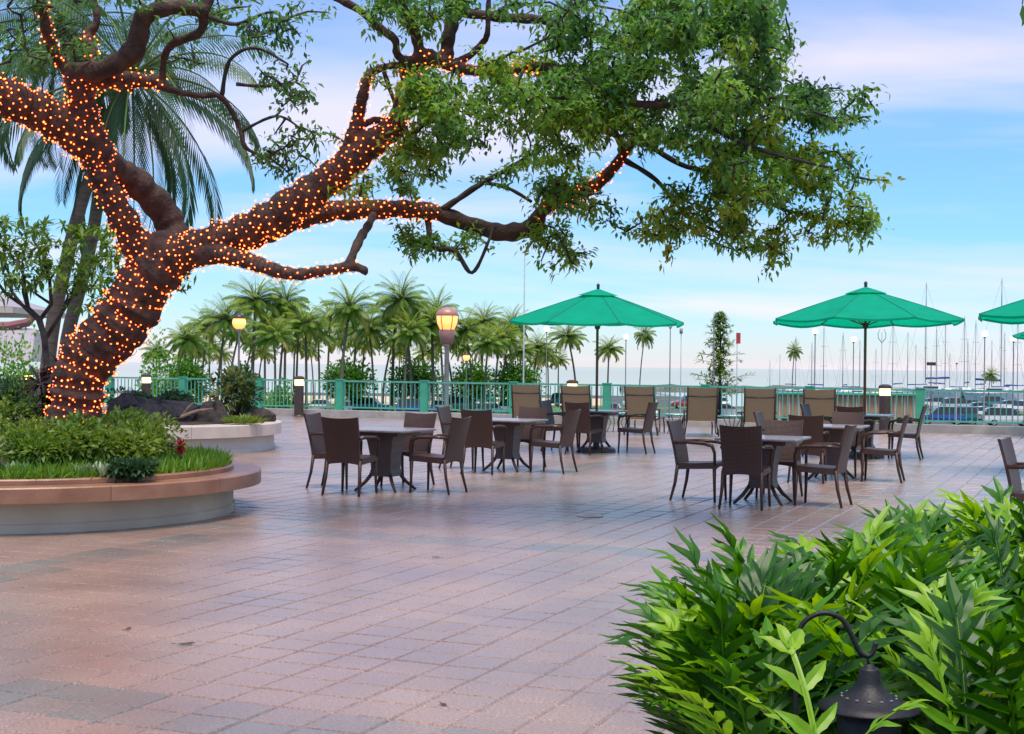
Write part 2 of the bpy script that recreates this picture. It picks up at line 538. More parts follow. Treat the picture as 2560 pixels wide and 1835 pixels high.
def sea_material():
    m = bpy.data.materials.new('sea')
    m.use_nodes = True
    N, L = m.node_tree.nodes, m.node_tree.links
    b = N['Principled BSDF']
    b.inputs['Base Color'].default_value = (0.03, 0.07, 0.10, 1)
    b.inputs['Roughness'].default_value = 0.07
    tc = N.new('ShaderNodeTexCoord')
    mp = N.new('ShaderNodeMapping'); mp.inputs['Scale'].default_value = (0.06, 0.16, 1)
    L.new(tc.outputs['Object'], mp.inputs[0])
    nz = N.new('ShaderNodeTexNoise'); nz.inputs['Scale'].default_value = 1.0; nz.inputs['Detail'].default_value = 5
    L.new(mp.outputs[0], nz.inputs['Vector'])
    bp = N.new('ShaderNodeBump'); bp.inputs['Strength'].default_value = 0.01; bp.inputs['Distance'].default_value = 0.6
    L.new(nz.outputs[0], bp.inputs['Height']); L.new(bp.outputs[0], b.inputs['Normal'])
    return m


def wicker_material(name, ca, cb):
    m = bpy.data.materials.new(name)
    m.use_nodes = True
    N, L = m.node_tree.nodes, m.node_tree.links
    b = N['Principled BSDF']
    b.inputs['Roughness'].default_value = 0.42
    b.inputs['Specular IOR Level'].default_value = 0.5
    tc = N.new('ShaderNodeTexCoord')
    hs = []
    for ax, sc in (('X', 1.0), ('Z', 1.0)):
        w = N.new('ShaderNodeTexWave'); w.wave_type = 'BANDS'; w.bands_direction = ax
        w.inputs['Scale'].default_value = 22.0; w.inputs['Distortion'].default_value = 0.6
        w.inputs['Detail'].default_value = 1.0
        L.new(tc.outputs['Object'], w.inputs['Vector'])
        hs.append(w.outputs['Fac'])
    mu = N.new('ShaderNodeMath'); mu.operation = 'MULTIPLY'
    L.new(hs[0], mu.inputs[0]); L.new(hs[1], mu.inputs[1])
    mx = N.new('ShaderNodeMix'); mx.data_type = 'RGBA'
    mx.inputs[6].default_value = (*ca, 1); mx.inputs[7].default_value = (*cb, 1)
    L.new(mu.outputs[0], mx.inputs[0]); L.new(mx.outputs[2], b.inputs['Base Color'])
    bp = N.new('ShaderNodeBump'); bp.inputs['Strength'].default_value = 0.5; bp.inputs['Distance'].default_value = 0.006
    L.new(mu.outputs[0], bp.inputs['Height']); L.new(bp.outputs[0], b.inputs['Normal'])
    return m


M['sea'] = sea_material()
M['wicker'] = wicker_material('wicker', (0.042, 0.019, 0.013), (0.10, 0.047, 0.033))
M['wicker_table'] = wicker_material('wicker_table', (0.07, 0.05, 0.048), (0.13, 0.095, 0.09))

# ------------------------------------------------------------------ terrace grid axes
TH = R(-22.3)
U = Vector((math.cos(TH), math.sin(TH), 0))      # along the paving rows and the railing
V = Vector((-math.sin(TH), math.cos(TH), 0))     # across them, towards the sea
BAY, P0C, P0S = 6.03, 4.9, -1.4
NB = 22
CELL = BAY / NB
FENCE_C = 36.1


def UV(s, c, z=0.0):
    p = U * s + V * c
    p.z = z
    return p


def build_terrace():
    LOW = -3.7
    m = MB()
    poly = [UV(-44, -8), UV(48, -8), UV(48, FENCE_C + 0.55), UV(-44, FENCE_C + 0.55)]
    m.prism([(p.x, p.y) for p in poly], LOW + 0.01, -0.014)
    ter = m.build('terrace', M['joint'])
    tag(ter, kind='structure')
    cells = []
    for i in range(-134, 134):
        for j in range(-8, 122):
            s0 = P0S + i * CELL
            c0 = P0C + j * CELL
            if c0 + CELL > FENCE_C - 0.22:
                continue
            p = UV(s0 + CELL / 2, c0 + CELL / 2)
            if p.y < 3.0 or abs(p.x) > 0.385 * p.y + 1.6:
                continue
            bi, bj = i % NB, j % NB
            band = bi < 2 or bj < 2
            cells.append((p.y, i, j, s0, c0, band))
    cells.sort(key=lambda q: q[0])
    rnd = random.Random(3)
    inview = 0
    rest = MB()
    for (y, i, j, s0, c0, band) in cells:
        g = 0.002 + rnd.random() * 0.0022
        h = rnd.uniform(-0.0012, 0.0012)
        tx, ty = rnd.uniform(-0.003, 0.003), rnd.uniform(-0.003, 0.003)
        if band:
            tint = rnd.uniform(0.05, 0.4) if rnd.random() < 0.8 else rnd.uniform(0.4, 0.6)
            h += rnd.uniform(-0.002, 0.002)
        else:
            tint = min(1.0, max(0.46, rnd.gauss(0.68, 0.08)))
        bv = 0.009
        x0, x1, y0, y1 = s0 + g, s0 + CELL - g, c0 + g, c0 + CELL - g
        lo = [(x0, y0), (x1, y0), (x1, y1), (x0, y1)]
        hi = [(x0 + bv, y0 + bv), (x1 - bv, y0 + bv), (x1 - bv, y1 - bv), (x0 + bv, y1 - bv)]
        vs = [UV(a, b, -0.012) for a, b in lo]
        for (a, b), sx, sy in zip(hi, (-1, 1, 1, -1), (-1, -1, 1, 1)):
            vs.append(UV(a, b, h + tx * sx * 0.5 + ty * sy * 0.5))
        fs = [(4, 5, 6, 7), (0, 1, 5, 4), (1, 2, 6, 5), (2, 3, 7, 6), (3, 0, 4, 7)]
        cx = UV(s0 + CELL / 2, c0 + CELL / 2)
        visible = y > 5.6 and abs(cx.x) < 0.36 * y and not (cx.x > 0.1 and y < 8 and cx.x > 0.12 * y)
        if visible and inview < 300:
            inview += 1
            mm = MB(); mm.add(vs, fs, tint)
            mm.build('paver', M['paver'], ter)
        else:
            rest.add(vs, fs, tint)
    o = rest.build('pavers', M['paver'], ter)
    tag(o, kind='stuff')
    # expansion strip and drain on the paving
    return ter


TER = build_terrace()

# ------------------------------------------------------------------ lower ground, lawn, beach, sea
LOW = -3.7


def sheet(name, poly, z, m, kind='structure'):
    b = MB()
    b.add([(p[0], p[1], z) for p in poly], [tuple(range(len(poly)))])
    return tag(b.build(name, m), kind=kind)


sheet('ground', [(-30000, -3000), (30000, -3000), (30000, 262), (-30000, 262)], LOW, M['asphalt'])
sheet('lawn', [(-400, 60), (4, 60), (8, 130), (8, 193), (-400, 193)], LOW + 0.006, M['lawn'])
sheet('sand_path', [(-400, 190), (12, 190), (16, 237), (-400, 237)], LOW + 0.012, M['sand'])
sheet('parking_lot_kerb_lawn', [(6, 183), (200, 150), (200, 158), (6, 192)], LOW + 0.006, M['lawn'])
b = MB()
b.add([(-30000, 236, LOW + 0.02), (30000, 236, LOW + 0.02), (30000, 330, -4.75), (-30000, 330, -4.75)], [(0, 1, 2, 3)])
tag(b.build('beach', M['sand']), kind='structure')
sheet('sea', [(-60000, 275), (60000, 275), (60000, 60000), (-60000, 60000)], -4.35, M['sea'])
sheet('marina_water', [(30, 196), (420, 176), (420, 300), (30, 300)], LOW + 0.03, M['sea'])
# parking bay lines
for k in range(26):
    x = -20 + k * 2.7
    y0 = 150 - 0.12 * x
    b = MB(); b.add([(x - .06, y0, LOW + .014), (x + .06, y0, LOW + .014), (x + .06, y0 + 5, LOW + .014), (x - .06, y0 + 5, LOW + .014)], [(0, 1, 2, 3)])
    tag(b.build('parking_bay_marking', M['paint_line']), kind='structure')
# breakwater
b = MB()
vs, fs = [], []
nx = 90
for i in range(nx + 1):
    x = 28 + i * 2.6
    y = 372 - i * 0.3
    top = -3.0 + random.uniform(-0.35, 0.35)
    vs += [(x, y - 3 + random.uniform(-.5, .5), -4.6), (x, y - 1 + random.uniform(-.4, .4), top), (x, y + 1, top + random.uniform(-.2, .3)), (x, y + 3, -4.6)]
for i in range(nx):
    for k in range(3):
        fs.append((i * 4 + k, (i + 1) * 4 + k, (i + 1) * 4 + k + 1, i * 4 + k + 1))
b.add(vs, fs)
tag(b.build('breakwater', M['breakwater']), kind='structure')


# ------------------------------------------------------------------ kerb and railing
def build_railing():
    m = MB()
    poly = [UV(-40, FENCE_C - 0.18), UV(46, FENCE_C - 0.18), UV(46, FENCE_C + 0.24), UV(-40, FENCE_C + 0.24)]
    m.prism([(p.x, p.y) for p in poly], -0.012, 0.19)
    k = m.build('kerb', M['kerb'])
    tag(k, kind='structure')
    s_ref = UV(0, 0)
    # posts: one stands at photo pixel x = 1283
    p = G(1283, 1049, 0.0)
    s0 = Vector((0.03, 39.0, 0)).dot(U)
    step = 2.67
    base = UV(s0, FENCE_C + 0.03, 0.19)
    rl = thing('railing', base, 'long green metal railing with posts and thin balusters along the terrace edge', 'railing', rz=TH)
    n0, n1 = -8, 6
    z0 = 0.19
    pm = MB()
    pm.box((0, 0, 0.43), (0.20, 0.16, 0.86)); pm.box((0, 0, 0.875), (0.225, 0.185, 0.03))
    post0 = None
    bal = MB(); bal.box((0, 0, 0.445), (0.022, 0.022, 0.69))
    bal0 = None
    for i in range(n0, n1 + 1):
        if post0 is None:
            post0 = pm.build('post', M['green_paint'], rl); o = post0
        else:
            o = post0.copy(); COL.objects.link(o)
        o.location = (i * step, 0, 0)
        if i == n1: break
        for nm, z, sz in (('top_rail', 0.83, (0.07, 0.05)), ('bottom_rail', 0.085, (0.045, 0.04))):
            r = MB(); r.box((i * step + step / 2, 0, z), (step - 0.2, sz[0], sz[1]))
            r.build(nm, M['rail_paint'], rl)
        nb = 19
        for k in range(nb):
            if bal0 is None:
                bal0 = bal.build('baluster', M['rail_paint'], rl); bo = bal0
            else:
                bo = bal0.copy(); COL.objects.link(bo)
            bo.location = (i * step + 0.1 + (step - 0.2) * (k + 0.5) / nb, 0, 0)
    # dark meter box on the post left of the first table
    bx = MB(); bx.box((0, 0, 0), (0.23, 0.15, 0.24)); bx.box((0, -0.08, 0.02), (0.15, 0.02, 0.12)); bx.box((0, -0.092, -0.07), (0.03, 0.012, 0.03))
    o = bx.build('control_box', M['dark_metal'], origin=UV(s0 - 2 * step, FENCE_C - 0.06, 0.97))
    o.rotation_euler = (0, 0, TH)
    tag(o, 'small dark box mounted on a green railing post behind the left tables', 'box')


build_railing()


# ------------------------------------------------------------------ string lights bookkeeping
LIT = []           # (group, [(pos, radius)...]) of lit branch stretches


# ------------------------------------------------------------------ main tree
def smooth_path(pts, sub=5):
    """Catmull-Rom through (Vector, r)."""
    out = []
    n = len(pts)
    for i in range(n - 1):
        p0 = pts[max(i - 1, 0)]; p1 = pts[i]; p2 = pts[i + 1]; p3 = pts[min(i + 2, n - 1)]
        for k in range(sub):
            t = k / sub
            t2, t3 = t * t, t * t * t
            q = 0.5 * ((2 * p1[0]) + (p2[0] - p0[0]) * t + (2 * p0[0] - 5 * p1[0] + 4 * p2[0] - p3[0]) * t2
                       + (3 * p1[0] - p0[0] - 3 * p2[0] + p3[0]) * t3)
            out.append((q, p1[1] + (p2[1] - p1[1]) * t))
    out.append((pts[-1][0], pts[-1][1]))
    return out


TREE_BASE = Vector((-4.42, 14.6, 0.42))
TD = 14.6


def limb(nodes):
    """nodes: (px, py, radius px, depth) -> [(world, radius m)]"""
    return [(W(a, b, d), 0.84 * r * d / FPX) for a, b, r, d in nodes]


LIMBS = {
    # name: (nodes, lit from..to fraction or None)
    'trunk': ([(160, 1165, 100, 14.6), (178, 1075, 86, 14.6), (192, 1000, 77, 14.6), (210, 920, 80, 14.6), (262, 850, 84, 14.6), (318, 780, 84, 14.6), (368, 700, 80, 14.6), (412, 640, 72, 14.6)], (0.1, 1)),
    'fork_left': ([(375, 690, 60, 14.6), (339, 612, 47, 14.5), (296, 525, 40, 14.3), (254, 440, 37, 14.2), (228, 372, 38, 14.1)], (0.12, 1)),
    'limb_dark': ([(418, 660, 60, 14.6), (438, 600, 47, 14.8), (410, 530, 45, 14.8), (343, 458, 44, 14.6), (284, 420, 43, 14.4), (226, 368, 52, 14.1), (147, 305, 58, 13.9), (68, 268, 54, 13.7), (-40, 232, 54, 13.4), (-160, 180, 45, 13.0)], (0.5, 1)),
    'limb_upper': ([(150, 300, 34, 13.9), (80, 248, 28, 13.8), (0, 208, 26, 13.6), (-120, 150, 24, 13.2)], (0, 1)),
    'stem_up': ([(222, 350, 44, 14.1), (214, 300, 42, 14.0), (203, 230, 40, 13.9), (188, 180, 34, 13.8)], (0, 1)),
    'arm_right': ([(196, 215, 34, 13.9), (250, 198, 30, 13.9), (310, 198, 27, 13.9), (383, 205, 20, 14.0), (440, 228, 12, 14.0), (500, 240, 10, 14.1), (553, 243, 10, 14.2), (598, 316, 9, 14.3), (615, 370, 8, 14.3), (680, 400, 6, 14.4), (730, 440, 4, 14.4)], (0, 0.36)),
    'arm_dark': ([(185, 180, 30, 13.8), (270, 170, 30, 13.7), (338, 120, 33, 13.6), (358, 45, 28, 13.5), (430, 18, 24, 13.5), (508, 22, 22, 13.6), (520, -40, 20, 13.6)], None),
    'arm_twin': ([(510, 25, 14, 13.6), (500, 80, 14, 13.7), (440, 105, 14, 13.8), (413, 135, 12, 13.9), (406, 205, 10, 14.0)], None),
    'arm_lit_up': ([(180, 185, 22, 13.8), (150, 150, 19, 13.8), (128, 115, 18, 13.7), (112, 55, 16, 13.6), (98, -30, 15, 13.5)], (0.2, 1)),
    'arm_mid': ([(232, 180, 18, 13.8), (228, 130, 20, 13.8), (218, 90, 17, 13.9), (243, 50, 12, 13.9), (225, -30, 11, 13.9)], (0.1, 0.5)),
    'limb_right': ([(412, 650, 62, 14.6), (497, 620, 52, 14.4), (587, 588, 48, 14.2), (677, 545, 51, 14.1), (768, 488, 52, 14.0), (858, 420, 47, 13.9), (937, 352, 42, 13.8), (993, 312, 32, 13.8)], (0.06, 1)),
    'riser_left': ([(860, 410, 32, 13.9), (885, 340, 24, 13.8), (895, 290, 20, 13.8), (909, 232, 17, 13.7), (922, 188, 14, 13.7), (965, 166, 11, 13.7), (1030, 160, 11, 13.7)], (0, 0.7)),
    'riser_bridge': ([(905, 312, 11, 13.8), (945, 300, 11, 13.8), (990, 318, 11, 13.8)], (0, 1)),
    'riser': ([(985, 325, 32, 13.8), (1006, 262, 27, 13.7), (1020, 203, 24, 13.7), (1048, 150, 27, 13.6), (1085, 140, 22, 13.6)], (0, 1)),
    'up_left': ([(1020, 150, 12, 13.6), (993, 140, 12, 13.6), (988, 100, 13, 13.5), (958, 77, 14, 13.5), (903, 28, 13, 13.4), (810, -20, 12, 13.3)], None),
    'up_mid': ([(1050, 140, 18, 13.6), (1040, 90, 18, 13.6), (1012, 34, 18, 13.5), (985, -30, 18, 13.4)], None),
    'up_right': ([(1075, 148, 22, 13.6), (1112, 145, 22, 13.7), (1122, 90, 22, 13.7), (1138, 30, 21, 13.8), (1160, -30, 20, 13.8)], None),
    'high_right': ([(1136, 28, 16, 13.8), (1242, 42, 16, 13.9), (1354, 50, 15, 14.0), (1480, 85, 11, 14.1), (1620, 110, 9, 14.2), (1780, 100, 7, 14.3)], None),
    'loop': ([(1110, 160, 13, 13.7), (1165, 145, 12, 13.6), (1205, 108, 11, 13.6), (1219, 80, 10, 13.5), (1222, -30, 9, 13.4)], None),
    'through': ([(1090, 150, 22, 13.6), (1180, 176, 17, 13.5), (1290, 172, 15, 13.4), (1377, 168, 15, 13.3), (1456, 203, 15, 13.2), (1558, 252, 14, 13.2), (1680, 262, 11, 13.2), (1850, 250, 9, 13.3), (2060, 236, 6, 13.4)], (0, 0.35)),
    'sweep': ([(560, 612, 40, 14.3), (640, 588, 40, 14.4), (700, 562, 38, 14.5), (779, 536, 34, 14.6), (880, 524, 30, 14.8), (993, 523, 27, 15.0), (1084, 530, 25, 15.1), (1185, 564, 25, 15.2), (1264, 581, 28, 15.2), (1332, 568, 27, 15.2), (1356, 526, 20, 15.1), (1422, 495, 18, 15.0), (1490, 462, 19, 14.9), (1535, 418, 18, 14.8), (1570, 370, 14, 14.7), (1625, 330, 9, 14.6)], (0.05, 0.42)),
    'sweep_up': ([(1565, 378, 13, 14.7), (1538, 330, 11, 14.6), (1524, 280, 10, 14.4), (1560, 235, 9, 14.2)], None),
    'low': ([(500, 636, 34, 14.3), (575, 640, 27, 14.0), (632, 655, 24, 13.8), (688, 677, 21, 13.6), (745, 686, 18, 13.5), (813, 677, 17, 13.4), (885, 667, 15, 13.3), (920, 682, 13, 13.3)], (0.1, 0.92)),
    'low_up': ([(872, 660, 14, 13.3), (898, 600, 15, 13.6), (918, 568, 13, 14.0), (935, 535, 12, 14.6)], None),
    'twig_a': ([(1070, 545, 10, 15.1), (1083, 615, 9, 15.0), (1138, 628, 8, 15.0), (1180, 682, 6, 14.9), (1219, 610, 5, 14.9), (1235, 560, 4, 15.1)], None),
    'twig_b': ([(1105, 525, 11, 15.1), (1196, 463, 9, 15.0), (1270, 422, 8, 14.9), (1330, 385, 5, 14.8)], None),
    'twig_c': ([(1205, 455, 7, 15.0), (1270, 470, 6, 15.1), (1330, 505, 5, 15.1)], None),
    'twig_d': ([(1600, 350, 9, 14.6), (1700, 410, 8, 14.4), (1800, 440, 7, 14.2), (1950, 520, 5, 14.0), (2120, 560, 4, 13.9)], None),
    'twig_e': ([(1560, 400, 9, 14.7), (1640, 450, 7, 14.6), (1720, 540, 6, 14.5), (1840, 600, 4, 14.4)], None),
    'twig_f': ([(1700, 262, 9, 13.2), (1800, 330, 8, 13.0), (1920, 380, 6, 12.9), (2080, 420, 4, 12.9)], None),
    'twig_g': ([(960, 180, 7, 13.7), (1020, 330, 6, 13.6), (1070, 305, 6, 13.5), (1130, 300, 5, 13.4)], None),
    'twig_h': ([(600, 330, 6, 14.3), (690, 290, 4, 14.3), (750, 320, 3, 14.2)], None),
    'twig_i': ([(520, 40, 8, 13.6), (590, 60, 6, 13.6), (680, 30, 4, 13.5), (730, 70, 3, 13.4)], None),
    'twig_j': ([(555, 240, 7, 14.2), (575, 150, 6, 14.1), (640, 120, 5, 14.0), (720, 160, 3, 14.0)], None),
    'twig_k': ([(590, 210, 6, 14.1), (660, 215, 5, 14.1), (740, 205, 3, 14.0)], None),
}
LIT_EXTRA = {'sweep': [(0.66, 0.95)]}


def build_tree():
    root = thing('banyan_tree', TREE_BASE, 'big spreading tree with leaning trunk wrapped in orange string lights', 'tree')
    root.name = 'spreading_tree'
    thick, thin = MB(), MB()
    skel = []
    for nm, (nodes, lit) in LIMBS.items():
        path = smooth_path(limb(nodes), 6)
        k = 0
        out = []
        for i, (p, r) in enumerate(path):
            wob = 1.0 + 0.10 * math.sin(i * 1.7 + len(nm)) + random.uniform(-0.05, 0.05)
            j = Vector((random.uniform(-1, 1), random.uniform(-1, 1), random.uniform(-1, 1))) * r * 0.07
            out.append((p + j, max(0.006, r * wob)))
        mx = max(r for _, r in out)
        (thick if mx > 0.045 else thin).tube([p for p, _ in out], [r for _, r in out], 12 if mx > 0.045 else 7)
        for p, r in out[::2]:
            skel.append((p, r))
        spans = []
        if lit: spans.append(lit)
        spans += LIT_EXTRA.get(nm, [])
        for a, b_ in spans:
            n = len(out)
            LIT.append((nm, out[int(a * (n - 1)):int(b_ * (n - 1)) + 1]))
    # knots where limbs meet, root flare
    for (px, py, rp, d) in ((410, 640, 78, 14.6), (225, 350, 58, 14.1), (990, 316, 36, 13.8), (1060, 148, 28, 13.6), (590, 600, 52, 14.25), (195, 190, 38, 13.85)):
        c = W(px, py, d); r = 0.84 * rp * d / FPX
        thick.lathe([(r * math.sin(a), -r * math.cos(a)) for a in [i * math.pi / 8 for i in range(9)]], 12, c)
    for k in range(7):
        a = k * 2 * math.pi / 7 + 0.3
        b0 = W(178, 1075, 14.6)
        e = Vector((TREE_BASE.x + math.cos(a) * 0.55, TREE_BASE.y + math.sin(a) * 0.55, 0.40))
        thick.tube([b0, (b0 + e) / 2 - Vector((0, 0, 0.1)), e], [0.24, 0.17, 0.06], 8)
    tr = thick.build('trunk', M['bark'], root, True, TREE_BASE)
    rm = tr.modifiers.new('blend', 'REMESH'); rm.mode = 'VOXEL'; rm.voxel_size = 0.02; rm.use_smooth_shade = True
    sm = tr.modifiers.new('soften', 'SMOOTH'); sm.factor = 0.5; sm.iterations = 4
    # foliage: sprig centres by region (photo polygon, count, depth, spread, leaf tint range)
    regions = [
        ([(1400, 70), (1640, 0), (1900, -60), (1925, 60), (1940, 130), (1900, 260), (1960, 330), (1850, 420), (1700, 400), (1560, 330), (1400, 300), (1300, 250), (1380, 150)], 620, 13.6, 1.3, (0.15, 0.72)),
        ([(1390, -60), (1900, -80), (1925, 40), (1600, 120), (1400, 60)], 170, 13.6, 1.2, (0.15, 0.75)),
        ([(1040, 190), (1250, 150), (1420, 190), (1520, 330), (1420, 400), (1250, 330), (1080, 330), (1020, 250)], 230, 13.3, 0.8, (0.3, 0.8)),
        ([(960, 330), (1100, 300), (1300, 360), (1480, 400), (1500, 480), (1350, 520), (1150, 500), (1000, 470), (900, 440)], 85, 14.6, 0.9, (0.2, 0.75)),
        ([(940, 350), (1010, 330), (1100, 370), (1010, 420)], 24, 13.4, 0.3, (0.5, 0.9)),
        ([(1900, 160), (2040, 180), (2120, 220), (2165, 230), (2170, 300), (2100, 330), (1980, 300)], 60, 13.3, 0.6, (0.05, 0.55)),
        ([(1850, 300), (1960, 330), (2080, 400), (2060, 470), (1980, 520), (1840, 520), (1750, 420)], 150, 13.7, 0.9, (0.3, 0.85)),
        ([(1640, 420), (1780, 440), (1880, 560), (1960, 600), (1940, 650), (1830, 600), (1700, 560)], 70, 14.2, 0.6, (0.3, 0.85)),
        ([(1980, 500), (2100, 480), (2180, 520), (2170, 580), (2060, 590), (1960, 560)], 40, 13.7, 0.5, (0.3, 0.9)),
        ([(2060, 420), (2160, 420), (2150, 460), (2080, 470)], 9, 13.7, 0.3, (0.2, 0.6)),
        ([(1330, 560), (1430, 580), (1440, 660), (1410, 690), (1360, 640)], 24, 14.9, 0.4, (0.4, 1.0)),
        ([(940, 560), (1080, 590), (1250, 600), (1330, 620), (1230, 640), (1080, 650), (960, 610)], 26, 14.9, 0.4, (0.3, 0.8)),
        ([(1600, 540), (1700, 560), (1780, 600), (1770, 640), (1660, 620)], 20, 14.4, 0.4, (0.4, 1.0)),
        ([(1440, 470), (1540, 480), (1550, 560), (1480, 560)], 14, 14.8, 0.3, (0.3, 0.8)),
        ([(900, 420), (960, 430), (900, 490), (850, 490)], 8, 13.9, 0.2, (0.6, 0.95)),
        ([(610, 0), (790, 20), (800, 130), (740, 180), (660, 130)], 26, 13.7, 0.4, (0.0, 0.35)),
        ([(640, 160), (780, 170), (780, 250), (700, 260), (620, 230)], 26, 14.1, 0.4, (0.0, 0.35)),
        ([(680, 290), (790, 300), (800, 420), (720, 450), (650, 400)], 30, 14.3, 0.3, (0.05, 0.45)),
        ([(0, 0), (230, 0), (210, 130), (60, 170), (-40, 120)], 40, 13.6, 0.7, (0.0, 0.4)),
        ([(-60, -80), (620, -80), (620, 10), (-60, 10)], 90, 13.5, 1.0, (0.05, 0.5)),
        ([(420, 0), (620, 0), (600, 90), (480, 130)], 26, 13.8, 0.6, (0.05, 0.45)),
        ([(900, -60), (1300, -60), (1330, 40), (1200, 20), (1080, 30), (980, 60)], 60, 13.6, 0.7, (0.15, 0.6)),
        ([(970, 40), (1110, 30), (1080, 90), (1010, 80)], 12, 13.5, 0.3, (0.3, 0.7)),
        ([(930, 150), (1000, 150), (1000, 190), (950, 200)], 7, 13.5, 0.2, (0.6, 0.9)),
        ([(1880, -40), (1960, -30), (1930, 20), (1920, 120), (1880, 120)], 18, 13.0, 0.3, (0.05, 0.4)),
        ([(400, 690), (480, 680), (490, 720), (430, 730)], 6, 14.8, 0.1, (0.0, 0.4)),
    ]
    lv = Leaves()
    centres = []

    def inside(poly, x, y):
        c = False
        j = len(poly) - 1
        for i in range(len(poly)):
            xi, yi = poly[i]; xj, yj = poly[j]
            if (yi > y) != (yj > y) and x < (xj - xi) * (y - yi) / (yj - yi) + xi:
                c = not c
            j = i
        return c
    for poly, n, d, sp, tr_ in regions:
        xs = [p[0] for p in poly]; ys = [p[1] for p in poly]
        # clumps inside the region so that gaps of sky stay open
        cl = []
        n = int(n * (1.15 if max(xs) < 820 else 1.12)); ncl = max(3, n // 5)
        tries = 0
        while len(cl) < ncl and tries < 4000:
            tries += 1
            x, y = random.uniform(min(xs), max(xs)), random.uniform(min(ys), max(ys))
            if inside(poly, x, y):
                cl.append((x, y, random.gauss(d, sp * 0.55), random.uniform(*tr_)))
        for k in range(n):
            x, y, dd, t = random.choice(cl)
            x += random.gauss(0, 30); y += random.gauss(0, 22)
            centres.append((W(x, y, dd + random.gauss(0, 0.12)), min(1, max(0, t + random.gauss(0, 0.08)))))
    # connect sprigs to the nearest wood, growing outwards
    P = np.array([tuple(c[0]) for c in centres])
    S = np.array([tuple(p) for p, r in skel])
    D = np.sqrt(((P[:, None, :] - S[None, :, :]) ** 2).sum(2))
    best = D.min(1); bi = D.argmin(1)
    anchors = [S[i] for i in bi]
    done = np.zeros(len(P), bool)
    order = []
    cur = best.copy()
    for _ in range(len(P)):
        k = int(np.argmin(np.where(done, 1e9, cur)))
        done[k] = True
        order.append(k)
        dist = np.sqrt(((P - P[k]) ** 2).sum(1)) + 0.02
        upd = (~done) & (dist < cur)
        cur[upd] = dist[upd]
        for q in np.nonzero(upd)[0]:
            anchors[q] = P[k]
    nchild = {}
    for k in range(len(P)):
        a = Vector(anchors[k]); p = Vector(P[k])
        d_ = p - a
        mid = (a + p) / 2 + Vector((random.uniform(-1, 1), random.uniform(-1, 1), random.uniform(-0.3, 1.0))) * d_.length * 0.12
        thin.tube([a, mid, p], [0.014, 0.010, 0.006], 4, False)
    thin.build('branches', M['twig'], root, True, TREE_BASE)
    thin2 = MB()
    # leaves, in rosettes round each sprig end
    for k, (c, t) in enumerate(centres):
        n = random.randint(22, 32) if c.x > -2.0 else random.randint(9, 15)
        a = Vector(anchors[k]); ax = (c - a)
        if ax.length < 1e-4: ax = Vector((0, 0, 1))
        ax.normalize()
        axn = np.array(ax)
        dirs = rng.normal(size=(n, 3)); dirs[:, 2] -= 0.15
        dirs /= np.linalg.norm(dirs, axis=1, keepdims=True)
        dirs = dirs * 0.85 + axn * 0.45 + np.array([0, 0, -0.12])
        base = np.array(c) - axn * rng.uniform(-0.04, 0.20, (n, 1)) + rng.normal(size=(n, 3)) * np.array([0.055, 0.055, 0.028])
        ups = rng.normal(size=(n, 3)) * 0.5 + np.array([0, -0.25, 1.0])
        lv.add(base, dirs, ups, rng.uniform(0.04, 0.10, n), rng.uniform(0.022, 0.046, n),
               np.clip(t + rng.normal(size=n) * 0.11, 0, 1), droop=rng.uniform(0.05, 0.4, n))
    # a few big single leaves that hang into the top of the frame
    for (px, py, d, ln, sx) in ((1955, -22, 9.0, .15, .05), (1868, -30, 9.5, .15, -.5), (1885, -10, 9.5, .10, .6), (2556, 10, 9.0, .13, .1), (2570, 30, 9.2, .10, -.4)):
        p = W(px, py, d)
        lv.add([tuple(p)], [sx, 0.1, -1.0], [0.1, -1.0, 0.1], ln, ln * .42, .25)
        thin2.tube([p, p + Vector((.05, .05, .35))], .004, 4, False)
    thin2.build('branch_tips', M['twig'], root, True, TREE_BASE)
    cr = lv.build('crown', M['leaf_tree'], root, TREE_BASE)
    tag(cr, kind='stuff')
    return root


build_tree()


